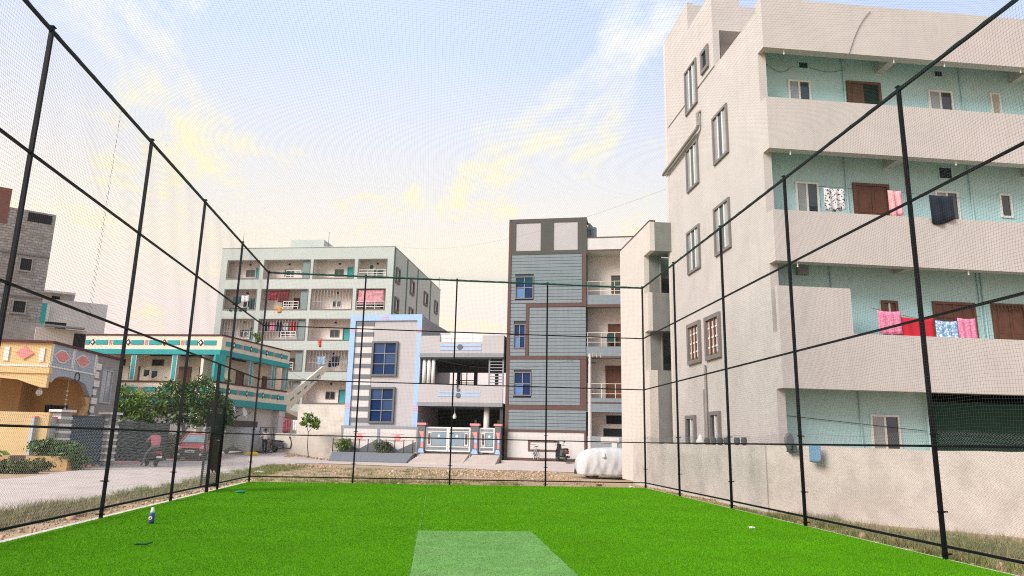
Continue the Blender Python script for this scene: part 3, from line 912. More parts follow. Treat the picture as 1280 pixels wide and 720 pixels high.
mb.tube([(3.6 - 0.9 * t, -0.02, Rz(14.95 - 1.75 * t + 0.25 * math.sin(3 * t))) for t in np.linspace(0, 1, 12)], 0.008, 4)
mb.build('loose_cable', IRON, R)
mb = MB()
for u in (0.7, 4.3, 6.0, 8.6):
    for b0, _ in bands[1:]: mb.tube([(u, 0.1, Rz(b0)), (u, 0.1, Rz(b0 - 0.14))], 0.022, 6)
mb.build('spout', WHITE, R)
mb = MB()
for k in range(9): mb.tube([(7.45 + 0.12 * k, 1.0, Rz(5.9)), (7.46 + 0.12 * k, 0.98, Rz(5.72 - 0.04 * (k % 2)))], 0.02, 5)
mb.build('door_garland', mat('dry_leaf', (0.10, 0.06, 0.03), var=0.3), R)
# laundry
F_RED = fabric('red_cotton', (0.50, 0.012, 0.03)); F_PNK = fabric('pink_stripe', (0.75, 0.28, 0.40), (0.66, 0.16, 0.30), 22, 0.5)
F_BLU = fabric('blue_floral', (0.16, 0.34, 0.60), (0.62, 0.66, 0.66), 16, 0.52); F_NAVY = fabric('navy_cotton', (0.008, 0.013, 0.026))
F_BW = fabric('black_white_print', (0.62, 0.60, 0.60), (0.05, 0.05, 0.06), 18, 0.56); F_SALM = fabric('salmon_cotton', (0.80, 0.36, 0.38))
F_WHT = fabric('white_cotton', (0.7, 0.68, 0.66)); F_ORG = fabric('orange_cotton', (0.55, 0.26, 0.07)); F_DKG = fabric('dark_green_cotton', (0.02, 0.06, 0.055))
lx = RO[0]; ly = RO[1] - 0.03
cloth('towel', lx + 3.02, lx + 3.72, ly + 0.10, 4.70, 5.36, F_PNK, 'pink striped towel at the left end of the lower balcony line', 3, 0.012)
cloth('sheet', lx + 3.69, lx + 4.74, ly + 0.13, 4.50, 5.20, F_RED, 'plain red cloth hanging between the pink and blue ones on the lower balcony', 3, 0.02)
cloth('sheet', lx + 4.78, lx + 5.46, ly + 0.11, 4.52, 5.14, F_BLU, 'blue and white floral cloth on the lower balcony line', 3, 0.02)
cloth('towel', lx + 5.48, lx + 6.04, ly + 0.11, 4.62, 5.24, F_PNK, 'pink checked towel at the right end of the lower balcony line', 3, 0.02)
cloth('garment', lx + 4.90, lx + 5.65, ly - 0.03, 8.22, 8.93, F_NAVY, 'navy garment hanging over the cream parapet of the middle balcony', 2, 0.03, rag=0.2)
cloth('garment', lx + 3.79, lx + 4.22, ly + 0.25, 8.36, 9.11, F_SALM, 'salmon pink cloth beside the brown door on the middle balcony', 2, 0.03, rag=0.1)
cloth('garment', lx + 1.78, lx + 2.43, ly + 0.3, 8.42, 9.09, F_BW, 'black and white printed cloth left of the brown middle balcony door', 3, 0.03, rag=0.05)
mb = MB(); mb.tube([(2.9, 0.2, Rz(5.45)), (4.2, 0.2, Rz(5.2)), (6.3, 0.2, Rz(5.32))], 0.006, 4); mb.tube([(1.5, 0.35, Rz(9.15)), (3.4, 0.35, Rz(9.13)), (6.2, 0.2, Rz(8.98))], 0.006, 4)
mb.build('clothes_line', IRON, R)

# ------------------------------------------------------------------ compound wall along the right of the cage
cw = empty('compound_wall', (8.0, 16.0, -0.1), label='stained low plaster boundary wall in front of the cream apartment block', cat='wall')
path = [(8.05, 28.9), (8.0, 22.5), (8.0, 16.9), (13.75, 7.3)]
for i, (a, b) in enumerate(zip(path[:-1], path[1:])):
    mb = MB(); d = Vector((b[0] - a[0], b[1] - a[1], 0)); L = d.length; d.normalize()
    nrm = Vector((d.y, -d.x, 0))   # away from camera side to the right
    nseg = max(2, int(L / 0.5)); vs = []
    for k in range(nseg + 1):
        q = Vector((a[0], a[1], 0)) + d * (L * k / nseg) - Vector((8.0, 16.0, 0))
        zt = 1.56 + 0.02 * math.sin(3.1 * (q.y + q.x)) + 0.01 * math.sin(9.7 * q.y)
        n_ = Vector((-d.y, d.x, 0)) * 0.1
        vs.append([tuple(q - n_ + Vector((0, 0, -0.1))), tuple(q + n_ + Vector((0, 0, -0.1))), tuple(q + n_ + Vector((0, 0, zt))), tuple(q - n_ + Vector((0, 0, zt)))])
    mb.loft(vs).build('wall_section', OLDW if i < 2 else mat('stained_compound_plaster_shaded', (0.53, 0.46, 0.405), var=0.14, scale=2.2, bump=0.4, bscale=14, stain=0.55, stain_col=(0.27, 0.22, 0.185), streak=False), cw)  # past the bend: same stained plaster, its shaded side put into the colour
# small dark pots on the wall top
POT = mat('dark_clay', (0.05, 0.05, 0.052), var=0.3)
for k, (yy, s) in enumerate(((20.9, 1.0), (20.35, 0.9), (19.9, 1.0), (19.45, 1.05), (18.75, 0.95), (18.3, 0.9))):
    s *= 0.72
    pt = MB().lathe([(0.06 * s, 0.0), (0.10 * s, 0.03), (0.125 * s, 0.12), (0.10 * s, 0.17), (0.11 * s, 0.20), (0.085 * s, 0.20), (0.07 * s, 0.16)], 10)
    tag(pt.build('clay_pot', POT, None, (8.0, yy, 1.47 + 0.005), smooth=True),
        ['dark pot beside the white lump on the boundary wall, first of its row', 'second dark pot in the row on the boundary wall', 'third dark pot in the row on the boundary wall', 'fourth dark pot in the row on the boundary wall',
         'fifth dark pot in the row on the boundary wall', 'last dark pot of the row, nearest the teal corner'][k], 'pot', 'dark pots on the boundary wall')
wl = MB().lathe([(0.05, 0), (0.13, 0.04), (0.14, 0.10), (0.07, 0.2), (0.03, 0.3)], 8)
tag(wl.build('plastic_bag', WHITE, None, (8.0, 21.45, 1.475), smooth=True), 'small white plastic bag left on top of the boundary wall', 'bag')
disc = MB().lathe([(0.02, -0.05), (0.17, -0.03), (0.20, 0.0), (0.17, 0.03), (0.02, 0.05)], 14, axis='y')
tag(disc.build('round_basin', mat('grey_plastic', (0.16, 0.17, 0.18), var=0.15), None, (8.12, 16.1, 1.58), 0.6), 'round dark grey basin leaning on the boundary wall corner', 'basin')
F_BLUC = fabric('faded_blue_check', (0.10, 0.22, 0.36), (0.17, 0.30, 0.42), 30, 0.5)
bc = cloth('cloth', -0.2, 0.2, 0, 0, 0.55, F_BLUC, 'faded blue cloth hung over the stained boundary wall', 1, 0.008)
bc.location = (8.42, 15.55, 1.0); bc.scale = (0.75, 1, 0.72); bc.location.z = 1.14; bc.rotation_euler[2] = math.atan2(-2.65, 1.05)
bd = cloth('cloth', -0.14, 0.14, 0, 0, 0.2, F_DKG, 'dark bundle of cloth on the boundary wall left of the blue one', 2, 0.03)
bd.location = (8.18, 16.15, 1.34); bd.rotation_euler[2] = math.atan2(-2.65, 1.05)

# ------------------------------------------------------------------ pale three storey house behind it
S2 = empty('concrete_house', (8.58, 29.0, -0.1), label='narrow three storey house with blank cream side and raw concrete balconies', cat='building')
sz = lambda z: z + 0.1
mb = MB(); mb.box(0.0, 0.22, 0.0, 4.0, sz(-0.1), sz(10.62)); mb.box(0.0, 0.2, -0.94, 0.0, sz(9.35), sz(10.62))
mb.box(0.22, 6, 3.8, 4.0, sz(-0.1), sz(10.6))
mb.build('side_wall', CREAM2, S2)
B('roof_coping', BROWNB, S2, (-0.02, 0.24, -0.96, 4.02, sz(10.62), sz(10.67)))
B('top_box', CONC, S2, (0.2, 4.5, -0.94, -0.78, sz(9.35), sz(10.6)), (0.2, 4.5, -0.78, 0.0, sz(9.35), sz(9.5)))
B('front_wall', CONC, S2, (0.22, 0.75, 0.0, 0.2, sz(-0.1), sz(9.35)), (0.75, 4.5, 1.1, 1.3, sz(-0.1), sz(9.6)), (0.75, 4.5, 0.2, 1.1, sz(8.45), sz(8.62)))
B('balcony_box', CONC, S2, (0.19, 4.5, -0.5, -0.36, sz(6.05), sz(7.66)), (0.19, 4.5, -0.36, 1.1, sz(6.05), sz(6.2)))
B('balcony_cheek', CREAM2, S2, (0.0, 0.19, -0.5, 0.0, sz(6.05), sz(7.66)))
B('lower_wall', CONC, S2, (0.35, 4.5, -0.5, -0.3, sz(-0.1), sz(4.42)), (0.2, 4.5, -0.3, 1.1, sz(3.0), sz(3.15)))
B('lower_cheek', CREAM2, S2, (0.0, 0.35, -0.5, 0.0, sz(-0.1), sz(4.42)))
Bs('dark_recess_strip', DGREEN, S2, (0.76, 4.4, 1.06, 1.1, sz(4.9), sz(5.2)), (0.8, 4.4, 1.06, 1.1, sz(7.9), sz(8.4)))  # dark green strips put in for the darkness of the recesses
mb = MB(); mb.tube([(0.7, -0.05, sz(4.42)), (0.7, -0.05, sz(9.35))], 0.05, 6); mb.build('drain_pipe', CONC, S2)

# ------------------------------------------------------------------ house with blue-grey cladding
a16 = math.radians(-16)
ST = empty('clad_house', (4.61, 48.17, 0.0), a16, 'tall narrow house clad in blue-grey boards with brown bands', 'house')
B('wall', CLADG, ST, (0.0, 5.36, 0.0, 9.0, 0.1, 16.6))
# boards, each a piece of its own, between the brown bands
def boards(a0, a1, z0, z1, pitch=0.235, skip=None):
    n = max(1, round((z1 - z0) / pitch)); p = (z1 - z0) / n
    cache = {}
    for i in range(n):
        za = z0 + i * p + 0.012; zb = z0 + (i + 1) * p - 0.012
        spans = [(a0, a1)]
        for (s0, s1, t0, t1) in (skip or []):
            if zb > t0 and za < t1:
                spans = [q for (x0, x1) in spans for q in ((x0, min(x1, s0)), (max(x0, s1), x1)) if q[1] - q[0] > 0.08]
        for (x0, x1) in spans:
            key = round(x1 - x0, 3)
            if key not in cache:
                cache[key] = MB().box(0, key, -0.045, 0.0, 0, zb - za).mesh('cladding_board', CLAD)
            link('cladding_board', cache[key], ST, (x0, -0.001 - 0.004 * ((i * 7) % 3), za))
sk = [(0.48, 1.77, 11.03, 12.61), (0.44, 1.27, 7.61, 9.30), (0.51, 1.71, 4.45, 6.04)]
boards(0.19, 5.08, 10.72, 14.16, skip=sk)
boards(0.19, 1.26, 7.12, 10.70, skip=sk)
boards(1.50, 5.34, 7.12, 10.44)
boards(0.19, 4.96, 3.85, 6.90, skip=sk)
boards(0.0, 5.34, 2.24, 3.56)
br = MB()
br.box(-0.02, 0.185, -0.09, 0.0, 0.3, 16.60)            # left edge
br.box(5.10, 5.38, -0.09, 0.0, 10.46, 14.16)            # right edge, upper
br.box(1.28, 5.38, -0.088, 0.0, 10.46, 10.70)           # step
br.box(1.28, 1.48, -0.089, 0.0, 7.12, 10.46)
br.box(0.185, 5.38, -0.087, 0.0, 6.90, 7.12)
br.box(4.98, 5.38, -0.086, 0.0, 3.84, 6.90)
br.box(0.185, 5.38, -0.085, 0.0, 3.56, 3.84)
br.box(0.185, 5.38, -0.084, 0.0, 2.10, 2.24); br.box(5.24, 5.38, -0.083, 0.0, 0.30, 2.10); br.box(0.185, 5.24, -0.082, 0.0, 0.30, 0.44)
br.build('brown_band', BROWNB, ST)
tp = MB()
tp.box(0.185, 5.42, -0.085, 0.0, 14.16, 14.43); tp.box(0.185, 5.42, -0.085, 0.0, 16.46, 16.66)
tp.box(0.185, 0.46, -0.084, 0.0, 14.43, 16.46); tp.box(2.22, 3.11, -0.084, 0, 14.43, 16.46); tp.box(4.79, 5.42, -0.084, 0, 14.43, 16.46)
tp.box(-0.02, 5.42, -0.086, 1.5, 16.66, 16.74)
tp.build('crown_frame', DBROWN, ST)
B('crown_panel', LILAC, ST, (0.46, 2.22, -0.03, 0.0, 14.43, 16.46)); B('crown_panel', LILAC, ST, (3.11, 4.79, -0.03, 0.0, 14.43, 16.46))
B('base_panel', OFFW, ST, (0.185, 5.24, -0.04, 0.0, 0.44, 2.10))
mb = MB()
for q in ((1.56, 3.60, 0.86, 0.98), (1.56, 3.60, 1.46, 1.58), (1.56, 1.68, 0.98, 1.46), (3.48, 3.60, 0.98, 1.46)): mb.box(q[0], q[1], -0.075, -0.04, q[2], q[3])
mb.build('base_moulding', BROWNB, ST)
for k in ((0.48, 1.77, 11.03, 12.61), (0.44, 1.27, 7.61, 9.30), (0.51, 1.71, 4.45, 6.04)):
    window(ST, ('f', 0.0), *k, fw=0.07, out_=0.10, fm=TAUPE, gm=[GLSM, GLSB, GLSB], nx=2, nz=2, mw=0.05, mm=MGREY)
# recessed balcony bay on the right
X0, X1 = 5.36, 9.2
B('bay_back_wall', PINKW, ST, (X0, X1, 1.5, 1.7, 0.1, 15.2))
B('bay_parapet', OFFW, ST, (X0, X1, 0.0, 0.15, 14.30, 15.25), (X0, X1, 0.15, 1.5, 14.30, 14.5))
B('bay_coping', BROWNB, ST, (X0, X1, -0.03, 0.18, 15.25, 15.32))
Bs('bay_trim', BROWNB, ST, (X0, X1, -0.03, 0.0, 14.30, 14.42), (X0, X1, -0.03, 0.0, 10.42, 10.60), (X0, X1, -0.03, 0.0, 6.98, 7.10), (X0, X1, -0.03, 0, 4.02, 4.10))
for z in (10.60, 7.10, 3.45):
    B('balcony_slab', CLAD, ST, (X0, X1, 0.0, 1.5, z, z + (0.65 if z > 4 else 0.9)))
for z in (11.25, 7.75, 4.35):
    mb = MB()
    for k in range(5): mb.bar((X0 + 0.1 + k * 0.9, 0.06, z), (X0 + 0.1 + k * 0.9, 0.06, z + 0.95), 0.035, 0.035)
    for zz in (0.3, 0.6, 0.95): mb.bar((X0, 0.06, z + zz), (X1, 0.06, z + zz), 0.03, 0.03)
    mb.build('railing', mat('pale_yellow_rail', (0.65, 0.60, 0.45), var=0.08), ST)
window(ST, ('f', 1.5), 7.0, 7.71, 11.65, 12.92, fw=0.07, fm=WOOD, gm=GLSD, nx=2)
door(ST, ('f', 1.5), 6.75, 7.75, 7.8, 9.5); door(ST, ('f', 1.5), 6.56, 7.75, 4.4, 6.62)
Bs('porch_opening', DARK, ST, (6.6, 8.9, 1.46, 1.5, 2.75, 3.3), (6.4, 8.9, 1.46, 1.5, 1.7, 2.45))
B('porch_gate', MGREY, ST, (X0 + 0.05, X1, 0.0, 0.06, 0.3, 1.9))
mb = MB(); mb.box(6.3, 7.5, -0.05, 0.0, 1.5, 1.85); mb.box(7.0, 7.35, -0.04, 0.0, 0.4, 1.5); mb.build('porch_notice_panel', OFFW, ST)
mb = MB(); mb.lathe([(0.28, 0), (0.28, 0.9)], 10, (5.75, 1.1, 15.4)); mb.prism([(5.45, 16.1), (5.95, 16.1), (5.6, 16.55), (5.45, 16.6)], 0.8, 1.4); mb.box(5.5, 5.56, 0.9, 1.3, 15.2, 16.1)
mb.build('solar_heater', MGREY, ST)
chair = empty('balcony_chair', (4.61 + 7.0 * math.cos(a16) - 0.9 * math.sin(a16), 48.17 + 7.0 * math.sin(a16) + 0.9 * math.cos(a16), 7.75), a16,
              'dark cushioned chair on the middle balcony of the clad house', 'chair')
B('seat', F_DKG, chair, (-0.3, 0.3, -0.3, 0.3, 0.38, 0.5)); B('backrest', F_DKG, chair, (-0.3, 0.3, 0.22, 0.32, 0.5, 1.0))
for sx in (-0.27, 0.23):
    for sy in (-0.27, 0.23): B('leg', IRON, chair, (sx, sx + 0.04, sy, sy + 0.04, 0, 0.38))
B('apron', PAVE, ST, (0.0, 9.2, -1.3, 0.0, -0.1, 0.26))

# ------------------------------------------------------------------ house with sky blue frame
BH = empty('blue_frame_house', (-6.26, 51.38, 0.0), a16, 'two storey white house with sky blue frame and dark blue windows', 'house')
B('facade_wall', LILAC, BH, (0.0, 5.24, 0.0, 8.0, -0.1, 9.9))
mb = MB(); mb.box(-0.03, 0.36, -0.12, 0.0, 2.3, 9.62); mb.box(-0.03, 5.26, -0.121, 0.3, 9.62, 10.05); mb.box(4.92, 5.26, -0.12, 0.0, 2.3, 9.62)
mb.build('blue_frame', SKYB, BH)
for zz in (9.0, 8.86, 3.6, 3.75, 3.45): Bs('pink_mark', PINK, BH, (-0.035, 0.365, -0.125, -0.12, zz, zz + 0.06), (4.915, 5.265, -0.125, -0.12, zz - 0.1, zz - 0.04))
Bs('pink_mark', PINK, BH, (2.2, 2.9, -0.126, -0.121, 9.70, 9.75), (2.3, 2.8, -0.126, -0.121, 9.82, 9.87))
for k in range(10):
    zt = 9.56 - k * 0.745
    B('grey_bar', mat('bar_grey_paint', (0.17, 0.175, 0.18), var=0.08), BH, (0.37, 1.72 if k not in (3, 4, 8, 9) else 1.69, -0.05, 0.0, zt - 0.30, zt))
    if k < 9: B('white_bar', OFFW, BH, (0.37, 1.69, -0.02, 0.0, zt - 0.745, zt - 0.30))
window(BH, ('f', 0.0), 1.70, 3.58, 5.72, 8.14, fw=0.13, out_=0.16, fm=GREYP, gm=[GLSB, GLSB, GLSB2], nx=2, nz=3, mw=0.045, mm=MGREY)
window(BH, ('f', 0.0), 1.71, 3.55, 2.50, 4.96, fw=0.13, out_=0.16, fm=GREYP, gm=[GLSB, GLSB, GLSB2], nx=2, nz=3, mw=0.045, mm=MGREY)
B('plinth_band', MGREY, BH, (-0.05, 5.5, -0.5, 0.0, 2.10, 2.30))
# low front wall with mountain pattern
B('front_wall', OFFW, BH, (0.05, 5.5, -0.5, -0.3, -0.1, 2.10))
mb = MB(); mb.box(0.0, 0.14, -0.53, -0.28, -0.1, 2.1); mb.box(2.6, 2.78, -0.53, -0.28, -0.1, 2.1); mb.box(5.36, 5.55, -0.53, -0.28, -0.1, 2.1)
mb.build('wall_pier', MGREY, BH)
mb = MB(); mb.prism([(0.1, 0.5), (0.1, 1.25), (1.35, 0.75), (2.75, 1.5), (4.1, 0.75), (5.45, 1.35), (5.45, 0.5)], -0.525, -0.5); mb.build('mountain_relief', GREYP, BH)
for u in (1.35, 4.05):
    mb = MB()
    for k in range(6):
        t = k / 6 * 2 * math.pi; mb.lathe([(0.02, -0.515), (0.10, -0.512), (0.10, -0.50)], 8, (u + 0.14 * math.cos(t), 0, 1.55 + 0.10 * math.sin(t)), axis='y')
    mb.box(u - 0.45, u + 0.45, -0.512, -0.5, 1.75, 1.79); mb.box(u - 0.45, u + 0.45, -0.512, -0.5, 1.3, 1.33)
    mb.build('flower_relief', PINK, BH)
mb = MB()
for k in range(10): mb.bar((-0.2 + k * 0.62, -1.25, 0.55), (-0.2 + k * 0.62, -1.25, 1.42), 0.05, 0.05)
for z in (0.62, 1.36): mb.bar((-0.2, -1.25, z), (5.5, -1.25, z), 0.025, 0.025)
mb.build('planter_railing', IRON, BH)
B('planter_bed', mat('planter_soil', (0.16, 0.13, 0.09), var=0.3), BH, (-0.2, 5.5, -1.3, -0.5, -0.1, 0.55))
mb = MB(); mb.add([(-0.2, -1.31, 0.55), (5.5, -1.31, 0.55), (5.3, -2.2, 0.02), (0.0, -2.2, 0.02), (-0.2, -1.31, -0.2), (5.5, -1.31, -0.2), (5.3, -2.2, -0.2), (0.0, -2.2, -0.2)],
                  [(0, 1, 2, 3), (4, 7, 6, 5), (0, 4, 5, 1), (1, 5, 6, 2), (2, 6, 7, 3), (3, 7, 4, 0)])
mb.build('sloped_apron', mat('blue_grey_pavers', (0.15, 0.16, 0.18), var=0.25, scale=12), BH)
# porch wing
P0, P1 = 5.26, 11.15
B('roof_parapet', LILAC, BH, (P0, 6.65, -0.3, -0.1, 7.28, 8.50), (6.65, 9.65, -0.3, -0.1, 7.28, 8.05), (9.65, P1, -0.3, -0.1, 7.28, 8.50), (P1 - 0.2, P1, -0.1, 5.0, 7.28, 8.5))
Bs('blue_stripe', SKYB, BH, (6.7, 9.6, -0.325, -0.3, 7.75, 7.90), (6.7, 9.6, -0.325, -0.3, 7.48, 7.60), (6.7, 9.6, -0.325, -0.3, 4.35, 4.47), (6.7, 9.6, -0.325, -0.3, 4.6, 4.68))
mb = MB(); mb.lathe([(0.02, -0.36), (0.17, -0.35), (0.20, -0.325)], 16, (8.1, 0, 7.7), axis='y'); mb.lathe([(0.02, -0.36), (0.15, -0.35), (0.18, -0.325)], 16, (8.1, 0, 4.42), axis='y')
mb.lathe([(0.02, -0.36), (0.11, -0.35), (0.13, -0.325)], 16, (8.1, 0, 4.78), axis='y')
mb.build('round_emblem', GREYP, BH)
mb = MB()
for k in range(5): mb.bar((6.7 + k * 0.73, -0.2, 8.05), (6.7 + k * 0.73, -0.2, 8.68), 0.04, 0.04)
for z in (8.35, 8.66): mb.bar((6.65, -0.2, z), (9.65, -0.2, z), 0.035, 0.035)
mb.box(6.7, 9.6, -0.195, -0.185, 8.08, 8.6)
mb.build('roof_railing', WHITE, BH)
B('roof_slab', MGREY, BH, (P0, P1, -0.32, 5.0, 7.0, 7.275))
mb = MB()
for u in (5.55, 5.88, 6.2): mb.lathe([(0.13, 5.16), (0.13, 7.0)], 12, (u, 0.0, 0))
mb.build('round_pillar', WHITE, BH, smooth=True)
mb = MB()
for k in range(9): mb.box(10.2, 11.05, -0.1, 0.0, 5.3 + k * 0.2, 5.36 + k * 0.2)
mb.box(10.1, 10.2, -0.1, 0.02, 5.16, 7.0); mb.box(11.05, 11.15, -0.1, 0.02, 5.16, 7.0)
mb.build('slat_screen', MGREY, BH)
mb = MB()
for u in (6.7, 8.0, 9.6): mb.box(u, u + 0.22, 4.6, 4.9, 3.9, 7.0)
for u in (7.0, 7.4): mb.box(u, u + 0.06, 4.7, 4.76, 3.9, 7.0)
for k in range(5): mb.box(6.6, 8.2, 4.7, 4.75, 5.1 + k * 0.18, 5.16 + k * 0.18)
mb.box(P0, P1, 4.5, 5.0, 6.45, 7.0)
mb.build('rear_frame', GREYP, BH)
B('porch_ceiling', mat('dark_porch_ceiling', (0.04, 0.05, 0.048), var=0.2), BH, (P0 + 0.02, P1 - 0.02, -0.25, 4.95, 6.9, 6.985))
B('balcony_parapet', LILAC, BH, (P0, P1, -0.3, -0.1, 3.95, 5.16))
B('balcony_slab', MGREY, BH, (P0, P1, -0.34, 5.0, 3.70, 3.945))
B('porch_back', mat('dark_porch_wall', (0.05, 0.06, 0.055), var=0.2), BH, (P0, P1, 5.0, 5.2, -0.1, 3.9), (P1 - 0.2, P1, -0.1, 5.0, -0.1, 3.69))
mb = MB(); mb.lathe([(0.2, 0.2), (0.2, 3.69)], 14, (9.95, 0.4, 0)); mb.build('porch_column', OFFW, BH, smooth=True)
lamp = MB(); lamp.tube([(7.75, 0.3, 3.69), (7.75, 0.3, 3.3)], 0.02, 5); lamp.lathe([(0.03, 3.3), (0.14, 3.02), (0.11, 2.9), (0.02, 2.88)], 10, (7.75, 0.3, 0)); lamp.build('hanging_lamp', WHITE, BH)
lamp2 = MB(); lamp2.tube([(8.0, -0.36, 5.5), (8.05, -0.36, 5.1), (8.0, -0.36, 4.9)], 0.05, 5); lamp2.build('parapet_ornament', IRON, BH)
B('floor_base', PAVE, BH, (P0, P1, -0.6, 5.0, -0.1, 0.62))
for (p0, p1) in ((5.58, 6.08), (9.2, 9.72), (10.80, 11.2)):
    gp = MB(); gp.box(p0, p1, -0.95, -0.55, -0.1, 2.42); g_ = gp.build('gate_pillar', GREYP, BH)
    B('pillar_cap', PINK, g_, (p0 - 0.06, p1 + 0.06, -1.0, -0.5, 2.42, 2.56))
    pw = p1 - p0
    mb = MB(); mb.prism([(p0 + pw * .2, 2.0), (p1 - pw * .15, 2.0), (p1 - pw * .15, 1.6), (p0 + pw * .55, 1.6)], -0.975, -0.95); mb.build('pink_panel', PINK, g_); mb = MB(); mb.prism([(p0 + pw * .5, 1.3), (p1 - pw * .15, 1.3), (p1 - pw * .15, 0.95), (p0 + pw * .5, 0.95)], -0.975, -0.95); mb.build('pink_panel', PINK, g_)
    mb = MB(); mb.prism([(p0 + pw * .5, 1.58), (p1 - pw * .15, 1.58), (p1 - pw * .15, 1.32), (p0 + pw * .5, 1.32)], -0.975, -0.95); mb.build('blue_panel', SKYB, g_); mb = MB(); mb.prism([(p0 + pw * .3, 0.9), (p1 - pw * .2, 0.9), (p1, 0.62), (p0 + pw * .1, 0.62)], -0.975, -0.95); mb.build('blue_panel', SKYB, g_)
    B('pillar_lamp', IRON, g_, (p0 + pw / 2 - .06, p0 + pw / 2 + .06, -0.8, -0.7, 2.56, 2.8))
def steel_gate(a0, a1, z0, z1, orn):
    mb = MB(); f = 0.09
    mb.box(a0, a1, -0.80, -0.74, z0, z0 + f); mb.box(a0, a1, -0.80, -0.74, z1 - f, z1); mb.box(a0, a0 + f, -0.80, -0.74, z0 + f, z1 - f); mb.box(a1 - f, a1, -0.80, -0.74, z0 + f, z1 - f)
    g_ = mb.build('steel_gate', WHITE, BH)
    B('gate_slats', MGREY, g_, *[(a0 + f, a1 - f, -0.785, -0.755, z0 + f + k * (z1 - z0 - 2 * f) / 12 + .01, z0 + f + (k + 1) * (z1 - z0 - 2 * f) / 12 - 0.01) for k in range(12)])
    o0, o1 = (a0 + f + .05, a0 + f + 0.3) if orn < 0 else (a1 - f - 0.3, a1 - f - .05)
    pa, pb = (o1 + .05, a1 - f - .03) if orn < 0 else (a0 + f + .03, o0 - .05)
    zm, zn = z0 + 0.4 * (z1 - z0) - .25, z1 - 0.35
    B('gate_panel', mat('blue_grey_panel', (0.22, 0.29, 0.33), var=0.1), g_, (pa, pb, -0.81, -0.785, zm, zn))
    Bs('gate_band', OFFW, g_, (a0 + f, a1 - f, -0.807, -0.785, zm - .1, zm - .03), (a0 + f, a1 - f, -0.807, -0.785, zn + .03, zn + .1))
    mb = MB()
    for q in ((o0, o1, zm, zm + .05), (o0, o1, zn - .05, zn), (o0, o0 + .04, zm + .05, zn - .05), (o1 - .04, o1, zm + .05, zn - .05)): mb.box(q[0], q[1], -0.815, -0.785, q[2], q[3])
    mb.build('ornament_frame', WHITE, g_)
    mb = MB(); c = (o0 + o1) / 2
    for zz in (zm + .22, (zm + zn) / 2, zn - .22): mb.lathe([(0.02, -0.83), (0.08, -0.82), (0.085, -0.785)], 10, (c, 0, zz), axis='y')
    mb.build('ornament', BROWNB, g_)
    mb = MB(); mb.lathe([(0.02, -0.83), (0.09, -0.825), (0.09, -0.81)], 10, ((pa + pb) / 2, 0, (zm + zn) / 2 + .2), axis='y'); mb.build('gate_emblem', WHITE, g_)
steel_gate(6.1, 7.62, 0.72, 2.3, -1); steel_gate(7.64, 9.15, 0.72, 2.3, 1); steel_gate(9.75, 10.78, 0.72, 2.3, -1)
# ramps in front of the gates, ribbed
def ramp(a0, a1, n):
    for k in range(n):
        t0, t1 = k / n, (k + 1) / n
        B('ramp_strip', PAVE, BH, (a0 - 0.25 * t0, a1 + 0.05 * t0, -1.0 - 1.9 * t1 + .02, -1.0 - 1.9 * t0, -0.2, 0.60 - 0.56 * (t0 + t1) / 2))
ramp(5.9, 9.15, 8); ramp(9.4, 11.2, 8)
# two small round bushes in the planter
# ------------------------------------------------------------------ sage green apartment block
aG = math.radians(-13)
GB = empty('sage_apartment_block', (-22.6, 74.14, 1.2), aG, 'pale sage green five storey apartment block with open balconies far behind', 'building')
gz = lambda z: z - 1.2
rows = [(17.15, 19.0), (13.95, 15.97), (10.9, 12.92), (7.85, 9.80), (4.75, 6.80), (1.7, 3.7)]
cols = [(0.75, 4.12), (4.72, 9.55), (9.97, 14.15), (14.65, 17.52)]
GW = 18.25
fw_ = MB()
tops = [20.3] + [r[0] for r in rows]; bots = [r[1] for r in rows] + [1.2]
for t_, b_ in zip(tops, bots): fw_.box(0, GW, 0, 0.2, gz(b_), gz(t_))
xs_ = [0.0] + [c for p in cols for c in p] + [GW]
for (z0, z1) in rows:
    for k in range(0, len(xs_), 2): fw_.box(xs_[k], xs_[k + 1], 0.0, 0.2, gz(z0), gz(z1))
fw_.build('front_wall', SAGE, GB)
B('side_wall', SAGE, GB, (GW - 0.2, GW, 0.2, 21.0, 0, gz(20.3)), (0, 0.2, 0.2, 21, 0, gz(20.3)), (0.2, GW - .2, 20.8, 21, 0, gz(20.3)))
B('back_wall', PINKW, GB, (0.2, GW - 0.2, 1.25, 1.45, 0, gz(20.0)))
B('roof_slab', SAGE, GB, (0.2, GW - .2, 0.2, 20.8, gz(19.6), gz(19.8)), (-0.05, GW + .05, -0.05, 0.25, gz(20.3), gz(20.36)), (GW - .25, GW + .05, .25, 21.05, gz(20.3), gz(20.36)))
B('roof_cabin', SAGE, GB, (5.9, 9.6, 3.0, 7.0, gz(19.8), gz(22.0)))
for (z0, z1) in rows: B('floor_slab', PINKW, GB, (0.2, GW - .2, 0.2, 1.6, gz(z0 - 0.35), gz(z0 - 0.1)))
Bs('divider', PINKW, GB, *[(x, x + 0.18, 0.2, 1.6, gz(1.3), gz(19.5)) for x in (4.3, 9.68, 14.3)])
Bs('stair_shaft', SHAFT, GB, *[(8.75, 9.5, 0.22, 0.30, gz(z0), gz(z1)) for z0, z1 in rows])
mb = MB()
for (z0, z1) in rows:
    for (c0, c1) in cols:
        mb.box(c0 - 0.06, c1 + 0.06, -0.04, 0.0, gz(z0 - 0.1), gz(z0)); mb.box(c0 - .06, c0, -0.04, 0, gz(z0), gz(z1 + .06)); mb.box(c1, c1 + .06, -0.04, 0, gz(z0), gz(z1 + .06)); mb.box(c0, c1, -0.04, 0, gz(z1), gz(z1 + .06))
mb.build('opening_trim', TAUPE, GB)
rnd = random.Random(4)
